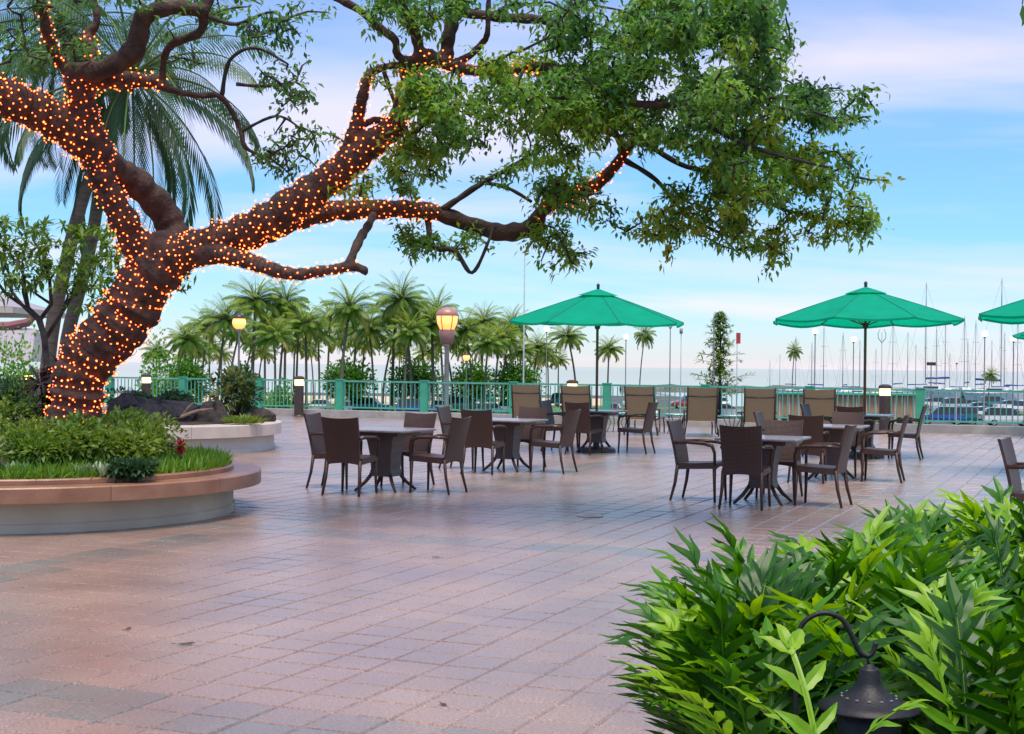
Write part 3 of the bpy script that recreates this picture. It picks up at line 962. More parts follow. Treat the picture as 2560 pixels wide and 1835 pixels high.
# ------------------------------------------------------------------ string lights wound round the lit limbs
def build_string_lights():
    names = {'trunk': 'the leaning trunk', 'fork_left': 'the left fork above the trunk', 'limb_dark': 'the thick limb leaving the frame at left',
             'limb_upper': 'the upper left limb at the frame edge', 'stem_up': 'the short upright stem at upper left', 'arm_right': 'the thin arm reaching right at upper left',
             'arm_lit_up': 'the leftmost thin branch rising to the top', 'arm_mid': 'the short middle branch at upper left', 'limb_right': 'the main limb rising to the right',
             'riser_left': 'the left riser above the main right limb', 'riser_bridge': 'the small bridge between the two risers', 'riser': 'the right riser inside the crown',
             'through': 'the upper branch running through the leaves', 'sweep': 'the long low limb sweeping right', 'low': 'the lowest cut branch over the terrace'}
    ico = MB()
    t = (1 + 5 ** 0.5) / 2
    # a small drop-shaped bulb
    ico.lathe([(0.0, -0.0105), (0.0072, -0.006), (0.009, 0.0), (0.0065, 0.007), (0.0, 0.012)], 6)
    base_mesh = None
    quota = {'trunk': 120, 'limb_right': 60, 'sweep': 36, 'limb_dark': 34, 'fork_left': 24, 'low': 14}
    cnt = {}
    made = {}
    for nm, path in LIT:
        if nm in made and nm != 'sweep':
            continue
        key = nm + ('_end' if nm in made else '')
        made[nm] = True
        lab = names[nm] if key == nm else 'the outer lit stretch of the long low limb'
        root = thing('string_lights', path[0][0], 'string of small orange bulbs wound round ' + lab, 'string lights', 'string lights on the big tree')
        o0 = path[0][0]
        # helix wire
        wire = MB(); wp = []
        turns = 0.0
        prev = path[0][0]
        tot = sum((path[i + 1][0] - path[i][0]).length for i in range(len(path) - 1))
        frames = []
        u = None
        for i, (p, r) in enumerate(path):
            tg = (path[min(i + 1, len(path) - 1)][0] - path[max(i - 1, 0)][0]).normalized()
            if u is None:
                a = Vector((0, 0, 1)) if abs(tg.z) < 0.9 else Vector((1, 0, 0))
                u = tg.cross(a).normalized()
            else:
                u = (u - tg * u.dot(tg)).normalized()
            frames.append((p, r, tg, u.copy(), tg.cross(u)))
        pitch = 0.066
        cens = []
        for i in range(len(frames) - 1):
            p0, r0, _, u0, w0 = frames[i]; p1, r1, _, u1, w1 = frames[i + 1]
            seg = (p1 - p0).length
            wl = seg / pitch * 2 * math.pi * (r0 + r1) / 2
            nsub = max(4, int(math.ceil(wl / 0.03)))
            for k in range(nsub):
                f = k / nsub
                turns += seg / nsub / pitch
                a = 2 * math.pi * turns
                r = r0 + (r1 - r0) * f + 0.004
                cen = p0.lerp(p1, f)
                cens.append(cen)
                wp.append(cen + (u0.lerp(u1, f) * math.cos(a) + w0.lerp(w1, f) * math.sin(a)) * r)
        wire.tube(wp, 0.003, 3, False)
        wire.build('wire', M['wire'], root, False, o0)
        rest = MB()
        q = quota.get(key, 2)
        c = 0
        acc, step = 0.0, 0.055
        axis = [f_[0] for f_ in frames]
        for i in range(len(wp) - 1):
            acc += (wp[i + 1] - wp[i]).length
            if acc < step:
                continue
            acc = 0.0
            step = random.uniform(0.03, 0.085) if random.random() > 0.04 else random.uniform(0.15, 0.35)
            dirn = wp[i] - cens[i]
            if dirn.length < 1e-6: continue
            dirn.normalize()
            pos = wp[i] + dirn * random.uniform(0.008, 0.022) + Vector((random.uniform(-1, 1), random.uniform(-1, 1), random.uniform(-1, 1))) * 0.02
            sc_ = random.choice((0.7, 0.85, 1.0, 1.0, 1.15))
            if dirn.y < -0.5 and c < q and random.random() < 0.5:
                c += 1
                if base_mesh is None:
                    ob = ico.build('bulb', M['bulb'], root); base_mesh = ob.data
                else:
                    ob = bpy.data.objects.new('bulb', base_mesh); COL.objects.link(ob); ob.parent = root
                ob.location = pos - o0
                ob.scale = (sc_,) * 3
                ob.rotation_euler = (random.uniform(0, 6), random.uniform(0, 6), 0)
            else:
                Mx = Matrix.Rotation(random.uniform(0, 6), 3, 'X') @ Matrix.Rotation(random.uniform(0, 6), 3, 'Y') @ Matrix.Scale(sc_, 3)
                rest.lathe([(0.0, -0.010), (0.0085, 0.0), (0.0, 0.011)], 5, pos, random.random() ** 1.5, M=Mx)
        if rest.f:
            tag(rest.build('bulbs', M['bulb'], root, False, o0), kind='stuff')


build_string_lights()


# ------------------------------------------------------------------ planters
def ring_seg(m, cx, cy, r0, r1, z0, z1, a0, a1, n, tint=0.5, bev=0.0):
    vs, fs = [], []
    for i in range(n + 1):
        a = a0 + (a1 - a0) * i / n
        ca, sa = math.cos(a), math.sin(a)
        for r, z in ((r0, z0), (r1, z0), (r1, z1 - bev), (r1 - bev, z1), (r0 + bev, z1), (r0, z1 - bev)):
            vs.append((cx + r * ca, cy + r * sa, z))
    k = 6
    for i in range(n):
        for q in range(k):
            q2 = (q + 1) % k
            fs.append((i * k + q, i * k + q2, (i + 1) * k + q2, (i + 1) * k + q))
    fs.append(tuple(range(k))[::-1]); fs.append(tuple(n * k + q for q in range(k)))
    m.add(vs, [f[::-1] for f in fs], tint)


def planter(c, r_wall, r_cap, r_in, z_cap0, z_cap1, wall_m, cap_m, label, nseg, foot=True, lip=False):
    root = thing('planter', (c[0], c[1], 0), label, 'planter')
    m = MB(); ring_seg(m, 0, 0, r_in, r_wall, 0.0, z_cap0 - 0.002, 0, 2 * math.pi, 72, bev=0.004)
    m.build('wall', wall_m, root, False)
    if foot:
        m = MB(); ring_seg(m, 0, 0, r_wall - 0.05, r_wall + 0.02, 0.0, 0.085, 0, 2 * math.pi, 72, bev=0.015)
        m.build('plinth', wall_m, root, False)
    for k in range(nseg):
        a0 = 2 * math.pi * k / nseg + 0.12; a1 = 2 * math.pi * (k + 1) / nseg + 0.12 - 0.0022
        m = MB(); ring_seg(m, 0, 0, r_in - 0.03, r_cap, z_cap0, z_cap1 + random.uniform(-0.001, 0.001), a0, a1, 8, random.random(), bev=0.012)
        m.build('cap_stone', cap_m, root)
    if lip:
        m = MB(); ring_seg(m, 0, 0, r_in - 0.06, r_in + 0.12, z_cap1 + 0.003, z_cap1 + 0.05, 0, 2 * math.pi, 72, 0.3, bev=0.012)
        m.build('inner_lip', cap_m, root)
    vs = [(0, 0, z_cap1 + 0.10)]
    n = 40
    rr = [0.35, 0.7, 1.0]
    for q, f in enumerate(rr):
        for k in range(n):
            a = 2 * math.pi * k / n
            vs.append((r_in * f * math.cos(a), r_in * f * math.sin(a), (z_cap1 + (0.09, 0.05, 0.0)[q]) + random.uniform(-.015, .015)))
    fs = [(0, 1 + k, 1 + (k + 1) % n) for k in range(n)]
    for q in range(2):
        for k in range(n):
            k2 = (k + 1) % n
            fs.append((1 + q * n + k, 1 + (q + 1) * n + k, 1 + (q + 1) * n + k2, 1 + q * n + k2))
    m = MB(); m.add(vs, fs); m.build('soil', M['soil'], root, True)
    return root


PA = (-4.9, 14.45)
planter(PA, 2.08, 2.36, 1.96, 0.285, 0.42, M['plaster'], M['capstone'], 'round cream planter with thick terracotta stone seat cap under the lit tree', 12, lip=True)
PB = (-6.75, 25.3)
planter(PB, 2.55, 2.68, 2.1, 0.27, 0.47, M['plaster_white'], M['cap_white'], 'round pale planter holding dark rocks and shrubs behind the tree', 12)


# ------------------------------------------------------------------ planting helpers
def shrub(name, base, rx, ry, rz, n, leaf, lw, mtl, label, cat='shrub', tint=(0.2, 0.8), flat=0.0, group=None, stem=True, lump=0.25, up=0.4):
    base = Vector(base)
    root = thing(name, base, label, cat, group)
    lv = Leaves()
    nl = max(5, int(14 * rx * rx + 8))
    lumps = []
    for k in range(nl):
        a = random.uniform(0, 2 * math.pi); e = math.asin(random.uniform(-0.2, 1))
        rr = random.uniform(0.25, 0.75)
        lumps.append((Vector((rx * math.cos(a) * math.cos(e) * rr, ry * math.sin(a) * math.cos(e) * rr, rz * (0.5 + 0.5 * math.sin(e) * rr) )), random.uniform(0.7, 1.2), random.uniform(*tint)))
    per = n // nl
    for c, s, t in lumps:
        d = rng.normal(size=(per, 3)); d /= np.linalg.norm(d, axis=1, keepdims=True)
        rad = rng.uniform(0.45, 1.0, (per, 1)) ** 0.6
        ext = np.array([rx, ry, rz * 0.6]) * 0.42 * s
        pos = np.array(c) + d * rad * ext
        pos[:, 2] = np.maximum(pos[:, 2], 0.02)
        dirs = d + rng.normal(size=(per, 3)) * 0.5 + np.array([0, 0, up])
        ups = rng.normal(size=(per, 3)) * 0.4 + np.array([0, -0.2, 1.0])
        lv.add(pos, dirs, ups, rng.uniform(0.7, 1.25, per) * leaf, rng.uniform(0.8, 1.2, per) * lw, np.clip(t + rng.normal(size=per) * 0.12, 0, 1), droop=rng.uniform(0, 0.3, per))
    f = lv.build('foliage', mtl, root)
    if stem:
        m = MB()
        for c, s, t in lumps[:10]:
            m.tube([(random.uniform(-.04, .04), random.uniform(-.04, .04), -0.03), c * 0.5 + Vector((0, 0, rz * 0.05)), c], [0.014, 0.010, 0.006], 5)
        m.build('stem', M['twig'], root, True)
    return root


def blades(name, region, n, hgt, wid, mtl, label, cat, z, lean=0.35, tint=(0.1, 0.9), kind='stuff', group=None):
    """region: function giving (x, y)"""
    lv = Leaves()
    pos = np.array([(*region(), z + random.uniform(-0.02, 0.0)) for _ in range(n)])
    d = np.stack([rng.normal(size=n) * lean, rng.normal(size=n) * lean, np.ones(n)], 1)
    ups = rng.normal(size=(n, 3))
    lv.add(pos, d, ups, rng.uniform(0.6, 1.3, n) * hgt, rng.uniform(0.7, 1.3, n) * wid, np.clip(rng.uniform(*tint, n), 0, 1), droop=rng.uniform(0, 0.35, n), fold=0.1)
    o = lv.build(name, mtl, origin=(float(pos[:, 0].mean()), float(pos[:, 1].mean()), z))
    tag(o, label, cat, group, kind)
    return o


def annulus(cx, cy, r0, r1, a0, a1):
    def f():
        r = math.sqrt(random.uniform(r0 * r0, r1 * r1)); a = random.uniform(a0, a1)
        return cx + r * math.cos(a), cy + r * math.sin(a)
    return f


def plant_front_planter():
    z = 0.45
    cx, cy = PA
    blades('grass', annulus(cx, cy, 0.9, 2.02, R(-75), R(50)), 11500, 0.19, 0.02, M['grass'], 'bright green fine grass mound along the planter rim', 'grass', z - 0.02, tint=(0.3, 1.0))
    blades('groundcover', annulus(cx, cy, 1.25, 2.0, R(-180), R(-75)), 6500, 0.15, 0.016, M['grass'], 'low mixed groundcover along the left planter rim', 'groundcover', z - 0.02, tint=(0.0, 0.7))
    spots = [
        ((40, 1140, 13.4), .55, .5, .52, 'olive green leafy shrub at the left frame edge below the tree', M['leaf_olive']),
        ((120, 1150, 13.1), .45, .4, .42, 'dense olive shrub left of the pale leaves in the front planter', M['leaf_olive']),
        ((215, 1150, 13.5), .5, .45, .52, 'bushy green shrub directly below the lit trunk', M['leaf_olive']),
        ((300, 1140, 13.8), .48, .45, .50, 'green shrub just right of the lit trunk base', M['leaf_olive']),
        ((375, 1140, 14.2), .42, .4, .46, 'loose yellowish shrub beside the red flower', M['leaf_olive']),
        ((10, 1060, 15.2), .7, .6, .70, 'tall grey green shrub behind the tree at the left edge', M['leaf_olive']),
        ((285, 1090, 15.6), .5, .5, .55, 'shrub behind the trunk near the dark lava rock', M['leaf_olive']),
        ((330, 1175, 12.95), .28, .2, .16, 'small dark mounded plant at the planter rim by the grass', M['leaf_dark']),
    ]
    for (px, py, d), rx, ry, rz, lab, mt in spots:
        p = W(px, py, d)
        shrub('shrub', (p.x, p.y, z), rx, ry, rz, int(1500 * rx / 0.5), 0.075, 0.034, mt, lab, tint=(0.1, 0.85))
    # pale broad leaves
    for k, px in enumerate((30, 60, 200, 228, 258, 285)):
        p = W(px, 1170, 12.85 + 0.05 * (k % 2))
        root = thing('caladium', (p.x, p.y, z - 0.02), f'small pale white leaved plant, {ordn(k)} from the left along the planter rim', 'plant', 'pale plants on the front planter')
        for q in range(7):
            lv = Leaves()
            a = q * 0.9 + k
            st = np.array([[0.02 * math.cos(a), 0.02 * math.sin(a), 0.05]])
            lv.add(st, [math.cos(a) * 0.45, math.sin(a) * 0.45, 1.0], [-math.cos(a), -math.sin(a), 0.6], 0.12 + 0.02 * (q % 3), 0.06, random.random(), 0.1)
            lv.build('leaf', M['leaf_pale'], root)
        m = MB(); m.tube([(0, 0, -0.02), (0, 0, 0.07)], [0.012, 0.006], 5); m.build('stem', M['fern_stem'], root)
    # red flower head
    p = W(452, 1117, 14.0)
    root = thing('flowering_plant', (p.x, p.y, z - 0.02), 'single crimson flower head standing above the bright grass', 'flower')
    h = p.z - z + 0.02
    m = MB(); m.tube([(0, 0, -0.02), (0.01, 0, h * 0.6), (0, 0, h)], [0.008, 0.007, 0.006], 6); m.build('stem', M['fern_stem'], root)
    m = MB()
    for k in range(70):
        zz = 1 - 2 * (k + 0.5) / 70; rr = math.sqrt(1 - zz * zz); a = k * 2.399
        d = Vector((rr * math.cos(a), rr * math.sin(a), zz))
        s = d.cross(Vector((0, 0, 1))).normalized() if abs(d.z) < 0.99 else Vector((1, 0, 0))
        c = Vector((0, 0, h)) + d * 0.04
        m.add([c - s * 0.012, c + s * 0.012, c + d * 0.045 + s * 0.004, c + d * 0.045 - s * 0.004], [(0, 1, 2, 3)], random.random())
    m.lathe([(0.0, -0.035), (0.028, -0.02), (0.036, 0), (0.028, 0.02), (0, 0.035)], 10, (0, 0, h))
    m.build('flower_head', M['flower_red'], root)
    lv = Leaves()
    for k in range(8):
        a = k * 0.8
        lv.add([[0, 0, 0.05 + 0.03 * k]], [math.cos(a), math.sin(a), 0.7], [0, 0, 1], 0.16, 0.05, random.random(), 0.3)
    lv.build('leaves', M['leaf_olive'], root)
    # dark red ti plant left of trunk
    p = W(130, 1060, 15.3)
    root = thing('ti_plant', (p.x, p.y, z), 'dark red leafed ti plant left of the lit trunk', 'plant')
    lv = Leaves()
    for hd in ((0, 0, .55), (-.14, .05, .8), (.1, -.05, .95), (.02, .1, .72), (-.2, -.04, .4), (.16, .05, .6)):
        n = 34
        a = rng.uniform(0, 6.28, n); el = rng.uniform(-0.2, 1.2, n)
        d = np.stack([np.cos(a) * np.cos(el), np.sin(a) * np.cos(el), np.sin(el)], 1)
        lv.add(np.array([hd] * n) + d * 0.02, d, [0, 0, 1], rng.uniform(.2, .34, n), rng.uniform(.045, .07, n), rng.random(n), droop=rng.uniform(.1, .6, n))
    lv.build('foliage', M['leaf_red'], root)
    m = MB()
    for hd in ((0, 0, .55), (-.14, .05, .8), (.1, -.05, .95)):
        m.tube([(0, 0, -0.03), (hd[0] * .6, hd[1] * .6, hd[2] * .5), hd], [.018, .015, .01], 6)
    m.build('stem', M['twig'], root, True)


plant_front_planter()


def boulder(name, c, s, mtl, label, seed, sub=3):
    rnd = random.Random(seed)
    m = MB()
    n1, n2 = 16, 10
    vs, fs = [], []
    ph = [rnd.uniform(0, 6) for _ in range(6)]
    for i in range(n2 + 1):
        e = -math.pi / 2 + math.pi * i / n2
        for k in range(n1):
            a = 2 * math.pi * k / n1
            r = 1 + 0.16 * math.sin(2 * a + ph[0]) + 0.12 * math.sin(3 * e + ph[1] + a) + 0.10 * math.sin(5 * a + ph[2] + 2 * e) + rnd.uniform(-.06, .06)
            vs.append((s[0] * r * math.cos(e) * math.cos(a), s[1] * r * math.cos(e) * math.sin(a), s[2] * r * math.sin(e)))
    for i in range(n2):
        for k in range(n1):
            k2 = (k + 1) % n1
            fs.append((i * n1 + k, i * n1 + k2, (i + 1) * n1 + k2, (i + 1) * n1 + k))
    m.add(vs, fs)
    o = m.build(name, mtl, None, False, None)
    o.location = c
    return tag(o, label, 'rock', 'rocks in the planters')


def plant_back_planter():
    z = 0.5
    p = W(400, 1030, 24.4); boulder('rock', (p.x, p.y, z + 0.02), (.62, .4, .30), M['lava'], 'big black lava rock just right of the lit trunk', 1)
    p = W(330, 1010, 25.2); boulder('rock', (p.x, p.y, z + 0.05), (.5, .4, .34), M['lava'], 'rounded grey black rock behind the big lava rock', 2)
    p = W(535, 1040, 24.6); boulder('rock', (p.x, p.y, z), (.24, .22, .32), M['rock'], 'upright dark brown rock left of the yellow green fern', 3)
    p = W(625, 1020, 25.6); boulder('rock', (p.x, p.y, z), (.36, .3, .22), M['rock'], 'dark flat rock at the foot of the croton', 4)
    # driftwood
    a = W(440, 1045, 24.2); o0 = Vector((a.x, a.y, z - 0.01))
    m = MB()
    m.tube([(-.2, 0, .03), (0.1, 0, .1), (.35, .05, .2), (.6, .1, .24)], [.05, .04, .03, .012], 7)
    m.tube([(0.1, 0, .1), (.2, .05, .26), (.28, .05, .34)], [.03, .02, .008], 6)
    o = m.build('driftwood', M['driftwood'], None, True); o.location = o0
    tag(o, 'weathered driftwood branch lying between the planter rocks', 'driftwood')
    p = W(585, 1000, 25.4)
    shrub('croton', (p.x, p.y, z - 0.02), .46, .4, .98, 620, .15, .06, M['leaf_croton'], 'upright croton shrub with dark and yellow leaves in the pale planter', tint=(0.1, 0.85))
    p = W(610, 1048, 24.2)
    root = thing('fern', (p.x, p.y, z - 0.02), 'low yellow green fern at the rim of the pale planter', 'fern')
    lv = Leaves(); n = 420
    a = rng.uniform(0, 6.28, n); rr = rng.uniform(0, .25, n)
    pos = np.stack([np.cos(a) * rr * 1.3, np.sin(a) * rr * .7, np.zeros(n)], 1)
    d = np.stack([np.cos(a) * .8, np.sin(a) * .5, np.ones(n)], 1)
    lv.add(pos, d, [0, 0, 1], rng.uniform(.12, .26, n), .03, rng.uniform(.4, 1, n), droop=rng.uniform(.1, .5, n))
    lv.build('fronds', M['leaf_olive'], root)
    # hedge and bushes behind
    for (px, py, d, rx, ry, rz, mt, lab, zb) in (
        (340, 1000, 27.0, .62, .5, .50, M['leaf_dark'], 'dark green rounded hedge bush behind the lava rock', z),
        (430, 1000, 27.0, .55, .5, .46, M['leaf_dark'], 'dark green bush left of the croton', z),
    ):
        p = W(px, py, d)
        shrub('bush', (p.x, p.y, zb - 0.03), rx, ry, rz, 2400, .07, .035, mt, lab, tint=(0.1, 0.8))
    p = W(470, 1010, 26.2)
    root = thing('grass_tuft', (p.x, p.y, z - 0.03), 'tuft of stiff grassy leaves between rock and croton', 'grass')
    lv = Leaves(); n = 90
    a = rng.uniform(0, 6.28, n)
    lv.add(np.zeros((n, 3)), np.stack([np.cos(a) * .5, np.sin(a) * .5, np.ones(n)], 1), [0, 0, 1], rng.uniform(.2, .5, n), .02, rng.random(n), droop=rng.uniform(.0, .3, n))
    lv.build('blades', M['leaf_olive'], root)


plant_back_planter()

# bushes growing from the lower ground behind the railing, and at the left
for (px, py, d, rx, rz, mt, lab) in (
    (400, 905, 47, 1.0, 1.1, M['leaf_bright'], 'bright green round bush rising beyond the railing behind the croton'),
    (40, 905, 40, 1.3, 1.3, M['leaf_bright'], 'bright lime green bush at the left frame edge'),
    (690, 945, 62, .9, .8, M['leaf_bright'], 'small bright bush beyond the railing near the left bollard'),
):
    p = W(px, py, d)
    shrub('bush', (p.x, p.y, LOW), rx, rx, p.z - LOW + rz * 0.55, 3600, .16, .08, mt, lab, tint=(0.25, 0.95), lump=.3)
for (px, d, h, lab) in ((30, 30, 1.15, 'dark clipped hedge bush at the left edge below the lime bush'), (95, 31.5, 1.0, 'dark hedge bush partly hidden by the red ti plant')):
    p = W(px, 1000, d)
    shrub('bush', (p.x, p.y, 0.0), .8, .7, h, 2600, .09, .045, M['leaf_dark'], lab, tint=(0.1, .9))


# ------------------------------------------------------------------ wicker chairs and square tables
def make_chair():
    """Faces local +Y, origin on the floor under the seat."""
    root = thing('wicker_armchair', (0, 0, 0), 'x', 'chair', 'brown wicker armchairs')
    wk = M['wicker']
    # seat with arched skirt
    m = MB()
    n = 8
    vs, fs = [], []
    for i in range(n + 1):
        x = -0.225 + 0.45 * i / n
        arch = 0.028 * (1 - ((i - n / 2) / (n / 2)) ** 2)
        for y, zt, zb in ((-0.21, 0.425, 0.355 + arch), (0.0, 0.43, 0.365 + arch), (0.20, 0.445, 0.375 + arch), (0.235, 0.43, 0.37 + arch)):
            vs += [(x, y, zt), (x, y, zb)]
    for i in range(n):
        for k in range(3):
            a = i * 8 + k * 2; b_ = (i + 1) * 8 + k * 2
            fs += [(a, b_, b_ + 2, a + 2), (a + 1, a + 3, b_ + 3, b_ + 1)]
        fs += [(i * 8, i * 8 + 1, (i + 1) * 8 + 1, (i + 1) * 8), (i * 8 + 6, (i + 1) * 8 + 6, (i + 1) * 8 + 7, i * 8 + 7)]
    for i in (0, n):
        q = i * 8
        f1 = [(q, q + 2, q + 3, q + 1), (q + 2, q + 4, q + 5, q + 3), (q + 4, q + 6, q + 7, q + 5)]
        fs += f1 if i == 0 else [f[::-1] for f in f1]
    m.add(vs, fs)
    m.build('seat', wk, root)
    # backrest: curved, raked panel running down behind the seat
    m = MB()
    cols, rows = 8, 8
    vs, fs = [], []
    for side in (0, 1):
        for j in range(rows + 1):
            f = j / rows
            z = 0.35 + 0.55 * f
            hw = 0.205 + 0.022 * f
            for i in range(cols + 1):
                g = -1 + 2 * i / cols
                y = -0.215 - 0.115 * f ** 1.4 - 0.022 * (1 - g * g) * f + (0.0 if side else -0.028)
                dip = -0.016 * (1 - g * g) * f ** 3
                low = 0.022 * (1 - g * g) * (1 - f) ** 3
                vs.append((g * hw, y, z + dip + low))
    st = (cols + 1) * (rows + 1)
    for j in range(rows):
        for i in range(cols):
            a = j * (cols + 1) + i
            fs.append((a, a + 1, a + cols + 2, a + cols + 1))
            fs.append((st + a, st + a + cols + 1, st + a + cols + 2, st + a + 1))
    for j in range(rows):
        for i in (0, cols):
            a = j * (cols + 1) + i; b_ = a + cols + 1
            f = (a, b_, st + b_, st + a)
            fs.append(f if i == 0 else f[::-1])
    for i in range(cols):
        a = rows * (cols + 1) + i
        fs.append((a, a + 1, st + a + 1, st + a))
        fs.append((i + 1, i, st + i, st + i + 1))
    m.add(vs, fs)
    m.build('backrest', wk, root)
    for sx in (-1, 1):
        m = MB(); m.tube([(sx * 0.205, -0.225, 0.40), (sx * 0.212, -0.25, 0.2), (sx * 0.228, -0.30, 0.0)], [0.023, 0.019, 0.014], 6)
        m.build('leg', wk, root, True)
        m = MB(); m.tube([(sx * 0.205, 0.205, 0.40), (sx * 0.21, 0.21, 0.2), (sx * 0.218, 0.218, 0.0)], [0.023, 0.018, 0.014], 6)
        m.build('leg', wk, root, True)
        m = MB()
        m.tube([(sx * 0.215, -0.27, 0.655), (sx * 0.24, -0.1, 0.665), (sx * 0.25, 0.1, 0.655), (sx * 0.245, 0.19, 0.63), (sx * 0.232, 0.215, 0.55), (sx * 0.222, 0.215, 0.42)],
               [0.02, 0.022, 0.023, 0.022, 0.018, 0.017], 6)
        m.build('armrest', wk, root, True)
    return root


def make_table():
    root = thing('cafe_table', (0, 0, 0), 'x', 'table', 'square brown tables')
    m = MB()
    for (sx, z0, z1) in ((0.90, 0.705, 0.735),):
        hw = sx / 2; b_ = 0.012
        vs = []
        for z, h in ((z0, hw - b_), (z0 + b_ * .7, hw), (z1 - b_ * .6, hw), (z1, hw - b_)):
            vs += [(-h, -h, z), (h, -h, z), (h, h, z), (-h, h, z)]
        fs = [(3, 2, 1, 0), (12, 13, 14, 15)]
        for k in range(3):
            for i in range(4):
                j = (i + 1) % 4
                fs.append((k * 4 + i, k * 4 + j, (k + 1) * 4 + j, (k + 1) * 4 + i))
        m.add(vs, fs)
    m.build('tabletop', M['table_top'], root)
    m = MB(); m.box((0, 0, 0.68), (0.62, 0.62, 0.05)); m.build('apron', M['wicker_table'], root)
    m = MB()
    prof = [(0.19, 0.655), (0.165, 0.58), (0.14, 0.42), (0.13, 0.26), (0.15, 0.17)]
    vs, fs = [], []
    for r, z in prof:
        vs += [(-r, -r, z), (r, -r, z), (r, r, z), (-r, r, z)]
    for k in range(len(prof) - 1):
        for i in range(4):
            j = (i + 1) % 4
            fs.append((k * 4 + i, (k + 1) * 4 + i, (k + 1) * 4 + j, k * 4 + j))
    fs += [(0, 1, 2, 3), tuple(len(prof) * 4 - 4 + q for q in (3, 2, 1, 0))]
    m.add(vs, fs)
    m.build('pedestal', M['wicker_table'], root)
    for sx, sy in ((-1, -1), (1, -1), (1, 1), (-1, 1)):
        m = MB(); m.tube([(sx * .12, sy * .12, .2), (sx * .18, sy * .18, .1), (sx * .27, sy * .27, 0.0)], [.024, .022, .016], 6)
        m.build('leg', M['wicker'], root, True)
    return root


UMB_TABLES = {'C', 'F'}
TABLES = {
    'A': (Vector((-1.50, 17.25, 0)), 'front left table', 'FBLR'),
    'B': (Vector((-0.05, 20.7, 0)), 'middle left table', 'FBLR'),
    'C': (Vector((1.50, 25.4, 0)), 'table under the left umbrella', 'FLR'),
    'D': (Vector((2.83, 16.15, 0)), 'front right table', 'FBLR'),
    'E': (Vector((4.38, 19.7, 0)), 'middle right table', 'FBLR'),
    'F': (Vector((6.03, 24.6, 0)), 'table under the second umbrella', 'FLR'),
}
SIDE = {'F': (-V, 0.0, 'nearest the viewer'), 'B': (V, math.pi, 'on the far side'),
        'L': (-U, -math.pi / 2, 'on the left side'), 'R': (U, math.pi / 2, 'on the right side')}


def furnish():
    ch0, tb0 = make_chair(), make_table()
    cm = child_map()
    rnd = random.Random(5)
    used_c = used_t = False
    OFF = {('A', 'F'): (-.10, 0, 4), ('A', 'B'): (.06, 0, -6), ('A', 'L'): (0, 0, 6), ('A', 'R'): (0, 0, -3), ('D', 'F'): (-.04, 0, 2), ('E', 'F'): (-.2, -.05, 5), ('B', 'F'): (-.08, 0, 3)}
    for key, (P, tname, sides) in TABLES.items():
        tl = 'square brown topped table, the ' + tname
        if not used_t:
            t = tb0; used_t = True
            t.location = P; t.rotation_euler = (0, 0, TH)
        else:
            t = copy_tree(tb0, P, TH, _cm=cm)
        t['label'] = tl
        for s in sides:
            d, rz, ph = SIDE[s]
            dx, dy, dr = OFF.get((key, s), (rnd.uniform(-.05, .05), rnd.uniform(-.04, .04), rnd.uniform(-6, 6)))
            perp = Vector((-d.y, d.x, 0))
            loc = P + d * (0.66 + dy) + perp * dx
            lab = f'brown wicker armchair {ph} of the {tname}' if s != 'F' else f'brown wicker armchair with its back to the viewer at the {tname}'
            if not used_c:
                c = ch0; used_c = True
                c.location = loc; c.rotation_euler = (0, 0, TH + rz + R(dr))
            else:
                c = copy_tree(ch0, loc, TH + rz + R(dr), _cm=cm)
            c['label'] = lab
    copy_tree(ch0, (4.72, 12.75, 0), TH - math.pi / 2 + R(-8), 'dark wicker armchair cut off by the right frame edge', _cm=cm)


furnish()


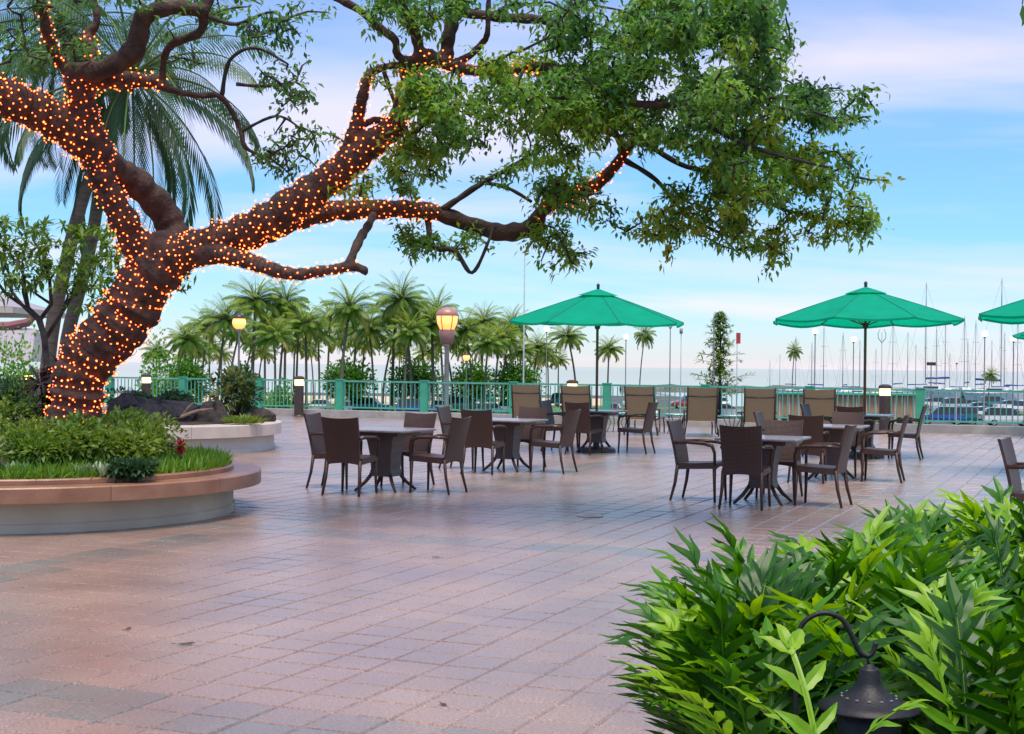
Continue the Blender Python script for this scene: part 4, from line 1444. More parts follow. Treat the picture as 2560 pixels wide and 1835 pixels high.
# ------------------------------------------------------------------ umbrellas
def make_umbrella(name, loc, label, rot=0.0, tilt=0.0, rim=2.31, top=2.84, rad=1.63, table_top=False):
    root = thing('patio_umbrella', loc, label, 'umbrella', 'green patio umbrellas', rz=rot)
    m = MB()
    m.lathe([(0.0, 0.0), (0.34, 0.0), (0.34, 0.06), (0.30, 0.085), (0.06, 0.10), (0.05, 0.30), (0.0, 0.30)], 28)
    m.build('base', M['dark_metal'], root)
    m = MB(); m.tube([(0, 0, 0.1), (0, 0, 1.4), (0, 0, top - 0.02)], 0.024, 12); m.build('pole', M['pole_wood'], root, True)
    T = Matrix.Translation((0, 0, rim)) @ Matrix.Rotation(tilt, 4, 'X') @ Matrix.Translation((0, 0, -rim))
    def P(r, a, z): return T @ Vector((r * math.cos(a), r * math.sin(a), z))
    h = top - rim
    for k in range(8):
        a0 = k * math.pi / 4; a1 = a0 + math.pi / 4
        m = MB(); vs, fs = [], []
        nr, na = 10, 6
        for i in range(nr + 1):
            f = 0.13 + (1 - 0.13) * i / nr
            for j in range(na + 1):
                g = j / na
                # straight chord between the ribs with sagging cloth
                pa = Vector((math.cos(a0), math.sin(a0), 0)) * rad * f
                pb = Vector((math.cos(a1), math.sin(a1), 0)) * rad * f
                p = pa.lerp(pb, g)
                zz = rim + h * (1 - f) * (0.96 + 0.10 * f) - 0.05 * f * math.sin(math.pi * g) * (0.4 + 0.6 * f) + 0.012 * math.sin(9 * f + k) * math.sin(math.pi * g)
                # edge pulled in between ribs
                pull = 1 - 0.035 * math.sin(math.pi * g) * f ** 4
                vs.append(T @ Vector((p.x * pull, p.y * pull, zz)))
        for i in range(nr):
            for j in range(na):
                q = i * (na + 1) + j
                fs.append((q, q + na + 1, q + na + 2, q + 1))
        # small hem
        m.add(vs, fs)
        hv = []
        for j in range(na + 1):
            q = vs[nr * (na + 1) + j]
            hv += [q, q + Vector((0, 0, -0.035))]
        m.add(hv, [(2 * j, 2 * j + 1, 2 * j + 3, 2 * j + 2) for j in range(na)])
        m.build('canopy_panel', M['canopy'], root, True)
        m = MB()
        m.tube([P(0.05, a0, top - 0.05), P(rad * .5, a0, rim + h * .5 * 1.01 - .018), P(rad * 1.0, a0, rim - .012)], [.011, .011, .008], 5)
        rb = m.build('rib', M['pole_wood'], root, True)
        m = MB(); m.tube([P(rad * q, a0, rim + h * (1 - q) * (0.96 + 0.10 * q) + .004) for q in (.14, .4, .7, 1.0)], .006, 4, False); m.build('seam', M['seam'], root, True)
        m = MB(); m.tube([P(0.04, a0, rim - 0.08), P(rad * .52, a0, rim + h * .48 - .03)], .009, 5); m.build('strut', M['pole_wood'], rb, True)
    m = MB(); vs, fs = [T @ Vector((0, 0, top + 0.02))], []
    for i, (r, z) in enumerate(((0.2, top - 0.045), (0.37, top - .10))):
        for k in range(8):
            vs.append(P(r, k * math.pi / 4, z))
    for k in range(8):
        k2 = (k + 1) % 8
        fs += [(0, 1 + k, 1 + k2), (1 + k, 9 + k, 9 + k2, 1 + k2)]
    m.add(vs, fs); m.build('vent_cap', M['canopy'], root)
    m = MB(); m.lathe([(0.0, top + .01), (.03, top + .02), (.024, top + .05), (.034, top + .075), (.02, top + .105), (0, top + .115)], 12)
    if tilt: m.v = [tuple(T @ Vector(p)) for p in m.v]
    m.build('finial', M['dark_metal'], root, True)
    m = MB(); m.lathe([(.026, rim - .14), (.05, rim - .12), (.05, rim - .05), (.026, rim - .04)], 12); m.build('hub', M['dark_metal'], root, True)
    return root


C_, F_ = TABLES['C'][0], TABLES['F'][0]
make_umbrella('u', C_, 'open green umbrella over the table left of centre', rot=R(10), tilt=R(2.2), rim=2.30, top=2.86, rad=1.58)
make_umbrella('u', F_, 'open green umbrella with visible struts right of centre', rot=R(14), tilt=R(-0.5), rim=2.34, top=2.9, rad=1.66)
make_umbrella('u', (8.3, 20.7, 0), 'green umbrella cut off by the right frame edge', rot=R(5), rad=1.65)
make_umbrella('u', (12.75, 32, 0), 'small distant green umbrella tip at the right edge below the larger one', rot=R(12), rad=1.6)


# ------------------------------------------------------------------ chaise loungers and side tables
def make_lounger():
    """Faces local +Y (feet towards +Y)."""
    root = thing('chaise_lounger', (0, 0, 0), 'x', 'lounger', 'beige sling loungers')
    ux, lean = 0.32, R(23)
    # backrest sling
    def bp(t, x, off=0.0):
        y = -0.55 - math.sin(lean) * t * 0.78
        z = 0.36 + math.cos(lean) * t * 0.78
        bow = 0.03 * (1 - (x / ux) ** 2)
        return Vector((x, y - bow + off, z - bow * 0.3))
    m = MB(); vs, fs = [], []
    n = 6
    for j in range(9):
        for i in range(n + 1):
            vs.append(bp(j / 8, -ux + 2 * ux * i / n))
    for j in range(8):
        for i in range(n):
            q = j * (n + 1) + i
            fs.append((q, q + 1, q + n + 2, q + n + 1))
    m.add(vs, fs); m.build('back_sling', M['sling'], root, True)
    m = MB(); m.tube([bp(.74, -ux, -.012), bp(.74, 0, -.012), bp(.74, ux, -.012)], .014, 6); m.build('cross_bar', M['dark_metal'], root, True)
    for sx in (-1, 1):
        m = MB(); m.tube([bp(-0.02, sx * ux), bp(.5, sx * ux), bp(1.02, sx * ux)], .019, 7); m.build('back_rail', M['dark_metal'], root, True)
        m = MB(); m.tube([(sx * ux, -.62, .34), (sx * ux, .3, .35), (sx * ux, 1.0, .36), (sx * ux, 1.2, .33)], .019, 7); m.build('side_rail', M['dark_metal'], root, True)
        m = MB(); m.tube([(sx * (ux + .03), -.66, .56), (sx * (ux + .04), -.4, .58), (sx * (ux + .04), -.1, .57), (sx * (ux + .03), -.02, .50), (sx * (ux + .02), 0.0, .35)], .016, 6); m.build('armrest', M['dark_metal'], root, True)
        m = MB(); m.tube([(sx * ux, .95, .36), (sx * (ux + .02), .98, .2), (sx * (ux + .02), 1.02, .0)], .017, 6); m.build('leg', M['dark_metal'], root, True)
        m = MB(); m.tube([(sx * ux, -.5, .34), (sx * (ux + .03), -.55, .12), (sx * (ux + .03), -.35, .06), (sx * (ux + .03), .05, .06), (sx * (ux + .02), .12, .34)], .016, 6); m.build('leg', M['dark_metal'], root, True)
        m = MB()
        m.lathe([(0.0, -.014), (.085, -.014), (.09, -.005), (.09, .005), (.085, .014), (0, .014)], 18, (sx * (ux + .05), -.5, .091), M=Matrix.Rotation(R(90), 3, 'Y'))
        m.build('wheel', M['dark_metal'], root, True)
    m = MB(); vs, fs = [], []
    for j in range(9):
        y = -.56 + 1.7 * j / 8
        for i in range(n + 1):
            g = -1 + 2 * i / n
            vs.append((g * ux, y, .36 - .035 * (1 - g * g)))
    for j in range(8):
        for i in range(n):
            q = j * (n + 1) + i
            fs.append((q, q + 1, q + n + 2, q + n + 1))
    m.add(vs, fs); m.build('seat_sling', M['sling'], root, True)
    return root


def make_side_table():
    root = thing('side_table', (0, 0, 0), 'x', 'table', 'green glass side tables')
    m = MB(); m.lathe([(0, .44), (.26, .44), (.265, .445), (.26, .452), (0, .452)], 24); m.build('glass_top', M['glass_green'], root)
    m = MB(); m.tube([(.255 * math.cos(k * R(15)), .255 * math.sin(k * R(15)), .43) for k in range(24)], .011, 6, closed=True); m.build('rim', M['rail_paint'], root, True)
    for k in range(4):
        a = k * math.pi / 2 + .4
        m = MB(); m.tube([(.22 * math.cos(a), .22 * math.sin(a), .43), (.12 * math.cos(a), .12 * math.sin(a), .22), (.22 * math.cos(a), .22 * math.sin(a), 0)], .011, 6); m.build('leg', M['rail_paint'], root, True)
    return root


def lounge_row():
    L0, S0 = make_lounger(), make_side_table()
    cm = child_map()
    line_c = UV(0, 31.2)
    xs = [1325, 1453, 1607, 1750, 1898, 2048]
    wh = ['leftmost, behind the middle left table', 'right behind the left umbrella pole', 'third from the left with clear space in front',
          'fourth from the left', 'fifth from the left, behind the front right table', 'rightmost, left of the second umbrella pole']
    rnd = random.Random(9)
    for i, px in enumerate(xs):
        r = ray(px, 1050)
        # meet the line V.p = 31.4
        k = 31.0 / (r.x * V.x + r.y * V.y)
        p = Vector((r.x * k, r.y * k, 0)) + V * rnd.uniform(-.12, .12)
        if i == 0:
            o = L0; o.location = p; o.rotation_euler = (0, 0, TH * .35)
        else:
            o = copy_tree(L0, p, TH * .35 + R(rnd.uniform(-5, 5)), _cm=cm)
        o['label'] = 'beige sling lounger facing the sea, ' + wh[i]
    for i, (px, lab) in enumerate(((1690, 'small round green glass table between third and fourth loungers'), (1830, 'small round green glass table left of the fifth lounger'), (1540, 'small green glass table left of the third lounger'))):
        r = ray(px, 1050); k = 31.7 / (r.x * V.x + r.y * V.y)
        p = Vector((r.x * k, r.y * k, 0))
        if i == 0:
            o = S0; o.location = p
        else:
            o = copy_tree(S0, p, i * .7, _cm=cm)
        o['label'] = lab


lounge_row()


# ------------------------------------------------------------------ bollard lights
def bollards():
    spots = [(747, 'dark bollard light left of the tables by the railing'), (1430, 'bollard light behind the left umbrella pole'),
             (2212, 'bollard light right of the second umbrella pole'), (365, 'bollard light glowing among the bushes behind the lit trunk'), (70, 'bollard light glowing at the left edge beside the ti plant')]
    proto = None
    for i, (px, lab) in enumerate(spots):
        r = ray(px, 1040); k = (FENCE_C - 0.45) / (r.x * V.x + r.y * V.y)
        p = Vector((r.x * k, r.y * k, 0))
        if proto is None:
            root = thing('bollard_light', p, lab, 'bollard', 'bollard lights along the railing')
            m = MB(); m.lathe([(0, 0), (.15, 0), (.15, .02), (.135, .04), (.135, .88), (0, .88)], 24); m.build('post', M['brown_metal'], root)
            m = MB(); m.lathe([(0, .881), (.125, .881), (.125, 1.05), (0, 1.05)], 24); m.build('lens', M['lamp_warm'], root, False)
            m = MB(); m.lathe([(0, 1.051), (.155, 1.051), (.16, 1.07), (.15, 1.12), (.08, 1.15), (0, 1.155)], 24); m.build('cap', M['brown_metal'], root)
            proto = root; cm = child_map()
        else:
            copy_tree(proto, p, 0, lab, _cm=cm)


bollards()


# ------------------------------------------------------------------ fern bed, lower right, with its path light
def make_frond(seed, L=0.46, pairs=6, wm=1.0):
    """Lobed strap frond along +Y arching over, built flat with a raised midrib."""
    rnd = random.Random(seed)
    m = MB()
    cur = rnd.uniform(0.3, 0.85)
    roll = rnd.uniform(-.15, .15)

    def mid(t):       # arch in the YZ plane
        a = 1.15 - cur * t
        # integrate roughly
        y = z = 0.0
        n = 8
        for i in range(n):
            tt = t * (i + .5) / n
            aa = 1.2 - cur * tt * 1.3
            y += math.cos(aa) * L * t / n; z += math.sin(aa) * L * t / n
        return Vector((roll * t * L * .3, y, z))

    def frame(t):
        p = mid(t); q = mid(min(1, t + .03)); d = (q - mid(max(0, t - .02))).normalized()
        s = Vector((1, 0, 0)); nrm = s.cross(d).normalized()
        return p, d, s, nrm
    st = [mid(i / 8) for i in range(9)]
    m.tube(st, [0.0038 - .00028 * i for i in range(9)], 4, False, tint=0.75)

    def lobe(p, d, nrm, ln, wd, tint):
        seg = 7
        vs = []
        s = d.cross(nrm).normalized()
        for i in range(seg + 1):
            f = i / seg
            w = wd * (0.55 + 0.45 * math.sin(min(1.0, f * 1.9) * math.pi / 2)) * (1 - max(0, (f - .30) / .70) ** 1.7) + 0.0008
            bend = -0.20 * ln * f * f
            wav = 0.0035 * math.sin(f * 8 + ln * 90)
            c = p + d * ln * f + nrm * (bend + wav)
            rip = 1 + .12 * math.sin(f * 23 + ln * 300)
            vs += [c - s * w * .5 * rip + nrm * w * .2, c, c + s * w * .5 / rip + nrm * w * .2]
        fs = []
        for i in range(seg):
            q = i * 3
            fs += [(q, q + 1, q + 4, q + 3), (q + 1, q + 2, q + 5, q + 4)]
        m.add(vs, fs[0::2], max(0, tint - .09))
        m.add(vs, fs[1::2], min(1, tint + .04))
    base_t = rnd.choice((.0, .08, .2, .32, .45, .8)) if wm == 1.0 else .92
    for k in range(pairs):
        t = 0.36 + 0.56 * k / (pairs - 1)
        p, d, s, nrm = frame(t)
        ln = L * (0.385 - 0.19 * abs(k / (pairs - 1) - .25)) * rnd.uniform(.88, 1.1)
        for sg in (-1, 1):
            ang = R(rnd.uniform(42, 56) - 16 * k / pairs)
            dd = (d * math.sin(math.pi / 2 - ang) + s * sg * math.sin(ang)).normalized()
            lobe(p + d * (0.006 * sg), dd, nrm, ln, 0.033 * wm * rnd.uniform(.85, 1.15) * (L / .46), min(1, max(0, base_t + .25 * (k / pairs - .5) + rnd.uniform(-.06, .06))))
    p, d, s, nrm = frame(0.97)
    lobe(p - d * .01, d, nrm, L * .27, .034 * wm * (L / .46), min(1, base_t + .15))
    # winged rachis between the lobes
    vs, fs = [], []
    for i in range(9):
        t = .26 + .72 * i / 8
        p, d, s, nrm = frame(t)
        w = .007 * (1 if i else .2)
        vs += [p - s * w + nrm * .002, p, p + s * w + nrm * .002]
    for i in range(8):
        q = i * 3
        fs += [(q, q + 1, q + 4, q + 3), (q + 1, q + 2, q + 5, q + 4)]
    m.add(vs, fs, base_t)
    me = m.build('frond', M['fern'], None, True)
    data = me.data
    bpy.data.objects.remove(me)
    return data


LAMP_D = 3.35
BED = [(0.56, 1.6), (0.58, 3.8), (0.76, 4.5), (1.15, 5.25), (1.75, 5.95), (2.5, 6.6), (3.6, 7.0), (4.6, 7.0), (4.6, 1.6)]


def build_fern_bed():
    bz = 0.40
    root = thing('planter', (2.4, 4.2, 0), 'low raised planter hidden under the foreground ferns', 'planter')
    m = MB(); m.prism([(x - 2.4, y - 4.2) for x, y in BED], 0.0, bz - .03); m.build('wall', M['plaster'], root)
    cxb, cyb = 2.6, 4.3
    m = MB(); m.prism([((x + (cxb - x) * .06) - 2.4, (y + (cyb - y) * .06) - 4.2) for x, y in BED], bz - .028, bz); m.build('soil', M['soil'], root)
    fr = [make_frond(s, random.uniform(.40, .52), random.choice((4, 5, 5, 6))) for s in range(14)]
    dark = []
    spots = []
    rnd = random.Random(21)

    def add(px, py, d, h=None, n=8, sc=1.0, yaw=0.0):
        if px < 1850: px += (1880 - px) * .72; sc = .92
        p = W(px, py, d)          # desired top of the clump
        spots.append((p.x, p.y, p.z, n, sc))
    # tops of clumps in the photo, depth read from frond size
    rows = [
        # back edge, right to left
        (2555, 1160, 6.2), (2490, 1230, 6.0), (2550, 1215, 6.4), (2450, 1290, 6.2), (2330, 1370, 6.0), (2270, 1330, 5.9), (2145, 1300, 5.5), (2040, 1380, 5.3), (1930, 1400, 5.0), (2500, 1330, 5.8), (2400, 1420, 5.5), (2250, 1420, 5.3),
        (1830, 1470, 4.7), (1740, 1500, 4.5), (1660, 1570, 4.3), (2100, 1430, 4.9), (1980, 1450, 4.7),
        (1640, 1560, 4.2), (1580, 1660, 4.0), (1560, 1730, 3.9), (1720, 1600, 4.1), (1850, 1540, 4.3), (2010, 1500, 4.2), (2230, 1480, 4.7), (2400, 1500, 4.8), (2530, 1450, 5.0),
        (2200, 1560, 4.3), (2320, 1580, 4.2), (2450, 1600, 4.2), (2560, 1560, 4.4), (1780, 1680, 3.85), (1900, 1640, 3.95), (2060, 1620, 4.05),
        (1540, 1800, 3.75), (1660, 1760, 3.7), (1800, 1780, 3.6), (1940, 1790, 3.5), (2330, 1700, 3.75), (2450, 1730, 3.65), (2550, 1700, 3.7), (2430, 1830, 3.4), (2550, 1830, 3.4),
    ]
    for q in rows:
        add(*q)
    spots.sort(key=lambda q: -q[1])
    for i, (x, y, z, n, sc) in enumerate(spots):
        base = Vector((x, y, bz - 0.01))
        h = max(0.25, z - bz)
        rowname = 'back' if y > 5.2 else ('middle' if y > 4.05 else 'front')
        root = thing('fern', base, 'x', 'fern', 'lobed ferns in the foreground bed')
        root['_x'] = x / y
        root['_row'] = rowname
        stalks = MB()
        for k in range(n + 3):
            a = k * 2.399 + rnd.uniform(-.3, .3) + i
            up = rnd.uniform(.12, .75) if k < n else rnd.uniform(.8, .95)
            fo = bpy.data.objects.new('frond', rnd.choice(fr))
            COL.objects.link(fo)
            fo.parent = root
            # fronds start up a stalk so the crown reaches the height seen in the photo
            zz = max(0.02, (h - 0.48) * up) if h > .51 else 0.02 + .03 * up
            rr = rnd.uniform(.02, .13)
            loc = Vector((math.cos(a) * rr, math.sin(a) * rr, zz))
            fo.location = loc
            s = rnd.uniform(.8, 1.15) * sc
            fo.scale = (s, s, s)
            edge = .055 + rnd.uniform(-.016, .014)
            # keep the path light's own patch of bed free of fronds
            for reach in (.15, .3, .42):
                q = base + loc + Vector((math.cos(a) * reach * s, math.sin(a) * reach * s, reach * .6))
                if (q.y < LAMP_D + .13 and .60 < q.x / q.y * LAMP_D < 1.02) or q.x / q.y < edge + max(0, q.z - .62) * .12:
                    fo.hide_render = True
            if fo.hide_render:
                bpy.data.objects.remove(fo)
                continue
            tilt = R(rnd.uniform(-14, 26)) if up < .8 else R(rnd.uniform(8, 28))
            fo.rotation_euler = (tilt if up < .8 else tilt, 0, a - math.pi / 2)
            stalks.tube([(0, 0, -.02), loc * .5, loc], [.004, .0035, .003], 4, False)
        stalks.build('stalk', M['fern_stem'], root, True)
    # labels by row and order from the left
    ferns = [o for o in COL.objects if '_row' in o.keys()]
    for rowname in ('back', 'middle', 'front'):
        fs = sorted([o for o in ferns if o['_row'] == rowname], key=lambda o: o['_x'])
        for k, o in enumerate(fs):
            o['label'] = f'glossy lobed fern, {ordn(k)} from the left in the {rowname} row of the foreground bed'
    for o in ferns:
        del o['_row']; del o['_x']
    # young bright fern in front of the path light's hook
    p = W(2052, 1835, 3.02)
    root = thing('fern', (p.x, p.y, bz - .01), 'young bright lime fern standing in front of the path light', 'fern', 'lobed ferns in the foreground bed')
    st = MB()
    yf = [make_frond(300 + q, .34, 3, 1.25) for q in range(2)]
    for k, (a, t, s) in enumerate(((.25, .30, 1.0), (1.7, .05, .8), (4.6, .1, .75))):
        fo = bpy.data.objects.new('frond', yf[k % 2]); COL.objects.link(fo); fo.parent = root
        fo.location = (.01 * k, 0, p.z - bz - .12); fo.rotation_euler = (t, 0, a); fo.scale = (s, s, s)
        st.tube([(0, 0, -.02), (.01 * k, 0, p.z - bz - .12)], [.005, .004], 5, False)
    st.build('stalk', M['fern_stem'], root, True)
    # dense low leaf layer that hides the soil
    lv = Leaves()
    n = 3200
    pts = []

    def inside(poly, x, y):
        c = False; j = len(poly) - 1
        for i in range(len(poly)):
            xi, yi = poly[i]; xj, yj = poly[j]
            if (yi > y) != (yj > y) and x < (xj - xi) * (y - yi) / (yj - yi) + xi: c = not c
            j = i
        return c
    while len(pts) < n:
        x, y = rnd.uniform(.3, 3.8), rnd.uniform(2.6, 7)
        if inside(BED, x, y) and x < .4 * y + .3:
            pts.append((x, y, bz + rnd.uniform(0, .2)))
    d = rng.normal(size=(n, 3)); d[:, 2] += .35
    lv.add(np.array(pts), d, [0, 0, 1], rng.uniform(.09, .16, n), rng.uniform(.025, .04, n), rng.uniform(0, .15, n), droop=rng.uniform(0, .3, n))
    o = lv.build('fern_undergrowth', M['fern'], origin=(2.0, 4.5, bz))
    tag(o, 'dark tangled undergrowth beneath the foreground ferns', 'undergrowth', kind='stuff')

    # path light on a shepherd hook
    D = LAMP_D
    st = W(1990, 1700, D)
    base = Vector((st.x, st.y, bz - .02))
    root = thing('path_light', base, 'black bell shaped path light hanging from a curved hook among the ferns', 'lamp')
    def LW(px, py): return W(px, py, D) - base
    pts = [Vector((0, 0, -.05)), LW(1989, 1800), LW(1988, 1700), LW(1990, 1620), LW(2003, 1565), LW(2035, 1538), LW(2070, 1533), LW(2105, 1548), LW(2130, 1590), LW(2148, 1628), LW(2168, 1640), LW(2182, 1630), LW(2190, 1606)]
    sp = [q for q, _ in smooth_path([(p, 1) for p in pts], 4)]
    m = MB(); m.tube(sp, .0062, 8); m.build('hook', M['black_iron'], root, True)
    c = LW(2172, 1765)
    m = MB()
    m.lathe([(.0, .098), (.010, .098), (.014, .089), (.022, .088), (.0235, .085), (.026, .060), (.034, .045), (.055, .026), (.085, .010), (.117, 0.0), (.117, -.005), (.08, .002), (.04, .018), (.0, .026)], 32, c)
    m.build('shade', M['black_iron'], root, True)
    m = MB()
    for k in range(14):
        a = k * 2 * math.pi / 14
        r = .063
        m.box(c + Vector((r * math.cos(a), r * math.sin(a), .0235)), (.007, .004, .002), rz=a + math.pi / 2)
    m.build('vent_slot', M['grey_metal'], root)
    m = MB(); m.lathe([(0, .012), (.072, .008), (.074, -.10), (.066, -.115), (0, -.115)], 24, c); m.build('lamp_body', M['black_iron'], root, True)
    m = MB(); m.tube([c + Vector((0, 0, .095)), c + Vector((-.003, 0, .105)), LW(2168, 1640)], .0032, 6); m.build('hanger', M['black_iron'], root, True)


build_fern_bed()


# ------------------------------------------------------------------ palms
def frond_leaves(lv, mb, base, az, el, L, droop, npair, leaf, width, tint, stem_r=.02, hang=.5):
    """One pinnate palm frond: a drooping midrib with leaflets."""
    n = 12
    pts = []
    p = Vector(base); a = el
    for i in range(n + 1):
        pts.append(p.copy())
        p = p + Vector((math.cos(az) * math.cos(a), math.sin(az) * math.cos(a), math.sin(a))) * (L / n)
        a -= droop / n * (0.5 + 1.2 * i / n)
    mb.tube(pts, [stem_r * (1 - .85 * i / n) for i in range(n + 1)], 4, False)
    B, Dd, Up, LL = [], [], [], []
    side0 = Vector((-math.sin(az), math.cos(az), 0))
    for k in range(npair):
        f = .12 + .87 * (k + .5) / npair
        x = f * n; i = min(n - 1, int(x)); q = pts[i].lerp(pts[i + 1], x - i)
        tg = (pts[i + 1] - pts[i]).normalized()
        ln = leaf * (math.sin(math.pi * min(1, f * .82 + .16)) ** .6)
        for sg in (-1, 1):
            d = side0 * sg * .8 + tg * .75 + Vector((0, 0, -hang))
            B.append(tuple(q)); Dd.append(tuple(d)); Up.append((0.0, 0.0, 1.0)); LL.append(ln * random.uniform(.85, 1.1))
    n_ = len(B)
    lv.add(np.array(B), np.array(Dd), np.array(Up), np.array(LL), width, np.clip(tint + rng.normal(size=n_) * .08, 0, 1), droop=.25, fold=.1)


def make_palm_mesh(seed, H, L, nf, npair, leaf, width, lean=0.6, tr=.16, mt=None, nseg=10):
    random.seed(seed)
    tk, rb, lv = MB(), MB(), Leaves()
    pts, rad = [], []
    ph = random.uniform(0, 6.28)
    for i in range(nseg + 1):
        f = i / nseg
        pts.append(Vector((math.cos(ph) * lean * f * f, math.sin(ph) * lean * f * f, H * f - .1)))
        rad.append(tr * (1.35 - .35 * min(1, f * 5)) * (1 - .35 * f))
    tk.tube(pts, rad, 9)
    top = pts[-1]
    for k in range(nf):
        az = k * 2.399 + random.uniform(-.2, .2)
        f = k / nf
        el = R(78) - f * R(100) + random.uniform(-.12, .12)
        frond_leaves(lv, rb, top + Vector((0, 0, .05)), az, el, L * random.uniform(.85, 1.1), R(42) + f * R(58) + random.uniform(-.2, .2), npair, leaf, width,
                     .62 - .45 * f + random.uniform(-.12, .12) if f < .85 else random.uniform(.75, 1.0), tr * .22, hang=.1 + .75 * f)
    # a few nuts
    for k in range(5):
        a = k * 1.3
        tk.lathe([(0, -tr * .7), (tr * .6, 0), (0, tr * .7)], 6, top + Vector((math.cos(a) * tr * 1.6, math.sin(a) * tr * 1.6, -tr * 1.2)))
    return tk, rb, lv


def palm_proto(seed, *a, mt='palm_leaf', **k):
    root = thing('coconut_palm', (0, 0, 0), 'x', 'palm tree', 'coconut palms beyond the railing')
    tk, rb, lv = make_palm_mesh(seed, *a, **k)
    tk.build('trunk', M['palm_trunk'], root, True)
    cr = lv.build('crown', M[mt], root)
    rb.build('frond_stems', M['palm_trunk'], cr, True)
    return root


def far_palms():
    H = 12.0
    protos = [palm_proto(100 + s, H, 3.5 + .25 * (s % 3), 36 + 3 * (s % 3), 24, 1.0, .13, lean=(.5, 1.6, 1.0, 2.2, .3)[s], tr=.20) for s in range(5)]
    cm = child_map()
    # trunk pixel x, crown centre pixel y, distance
    spec = [(392, 880, 150), (430, 850, 120), (466, 850, 160), (503, 818, 150), (545, 800, 142), (572, 830, 165), (632, 752, 150), (664, 812, 170), (690, 840, 140), (714, 758, 152), (742, 815, 160), (768, 810, 145),
            (800, 835, 170), (852, 772, 140), (884, 820, 165), (937, 822, 150), (982, 785, 155), (1010, 830, 140), (1033, 752, 150), (1062, 815, 165), (1085, 812, 150), (1135, 850, 160), (1185, 828, 150),
            (1210, 860, 140), (1238, 848, 160), (1277, 848, 150), (1305, 880, 160), (1332, 868, 165), (1372, 885, 180), (1396, 900, 190),
            (480, 880, 175), (526, 870, 185), (610, 850, 180), (735, 860, 185), (820, 800, 180), (905, 860, 185), (958, 850, 180), (1110, 780, 175), (1160, 870, 185), (1255, 815, 178), (455, 895, 190), (555, 885, 195), (645, 880, 190), (700, 790, 180), (785, 875, 195), (870, 850, 195), (1000, 880, 195), (1095, 880, 195), (1205, 805, 180), (1340, 900, 200),
            (1443, 842, 185), (1520, 872, 190), (1600, 838, 240), (1981, 878, 260), (2470, 938, 190)]
    spec[:50] = sorted(spec[:50])
    rnd = random.Random(4)
    first = [True] * 5
    for i, (px, py, d) in enumerate(spec):
        k = rnd.randrange(5)
        top = W(px, py, d)
        h = top.z - LOW
        s = h / H
        ws = min(1.0, s * 1.15) * (0.72 if px > 1580 else (0.9 if px > 1400 else rnd.uniform(.78, 1.1)))
        if px == 1981 or px == 1600: ws *= .8
        # trunk base under the crown, allowing for the lean of the prototype
        if i < 50:
            lab = f'coconut palm, {ordn(i)} from the left in the grove beyond the railing'
        else:
            lab = ['lone palm left of the first umbrella pole', 'lone palm just right of the first umbrella pole', 'tall thin curved palm right of the first umbrella', 'small distant palm below the left tip of the second umbrella', 'short palm among the masts at far right'][i - 50]
        if first[k]:
            o = protos[k]; first[k] = False
            o.location = (top.x, top.y, LOW); o.rotation_euler = (0, 0, rnd.uniform(0, 6.28))
        else:
            o = copy_tree(protos[k], (top.x, top.y, LOW), rnd.uniform(0, 6.28), _cm=cm)
        o.scale = (ws, ws, s)
        o['label'] = lab
    for k in range(5):
        if first[k]:
            for c in cm.get(protos[k].name, []):
                bpy.data.objects.remove(c)
            bpy.data.objects.remove(protos[k])
    # understorey trees in the grove
    for j, (px, py, d, r, lab) in enumerate(((870, 925, 150, 3.2, 'low dark round tree under the palms left of the lantern'), (1040, 925, 155, 3.4, 'low dark round tree under the palms below the lantern'), (1290, 930, 150, 3.2, 'broad low tree at the right end of the palm grove'), (600, 940, 150, 2.4, 'low tree under the palms behind the croton'), (470, 930, 140, 2.4, 'low tree at the left of the palm grove'), (1180, 935, 160, 2.8, 'low tree under the palms near the flagpole'))):
        p = W(px, py, d)
        shrub('shade_tree', (p.x, p.y, LOW), r, r * .8, p.z - LOW + 1.2, 2600, .45, .26, M['leaf_bright'], lab, 'tree', tint=(0.0, .5))


random.seed(31)
far_palms()


def near_palms():
    """Two tall coconut palms behind the big tree at upper left."""
    for (pts_px, crown, d, L, nf, lab, seed) in (
        ([(128, 840), (160, 680), (200, 520), (262, 340), (330, 190)], None, 24.0, 3.1, 32, 'tall coconut palm with hanging fronds behind the lit tree', 61),
        ([(168, 850), (205, 700), (236, 560), (248, 400), (205, 240), (150, 60)], None, 25.5, 2.7, 24, 'second coconut palm with thinner trunk behind the left fork', 62),
    ):
        random.seed(seed)
        pts = [W(x, y, d) for x, y in pts_px]
        base = Vector((pts[0].x - (pts[1].x - pts[0].x) * 0.9, d, 0.0))
        root = thing('coconut_palm', base, lab, 'palm tree')
        tk, rb, lv = MB(), MB(), Leaves()
        path = smooth_path([(p - base, 1) for p in [base - Vector((0, 0, .02))] + pts], 4)
        n = len(path)
        tk.tube([p for p, _ in path], [.125 - .035 * i / n for i in range(n)], 10)
        tk.build('trunk', M['palm_trunk'], root, True)
        top = pts[-1] - base
        for k in range(nf):
            az = k * 2.399 + random.uniform(-.2, .2)
            f = k / nf
            frond_leaves(lv, rb, top, az, R(75) - f * R(135) + random.uniform(-.1, .1), L * random.uniform(.85, 1.15), R(80) + f * R(5), 44, .62, .034, .55 - .3 * f + random.uniform(-.15, .2), .028, hang=.45 + .4 * f)
        cr = lv.build('crown', M['palm_near'], root)
        rb.build('frond_stems', M['fern_stem'], cr, True)


near_palms()


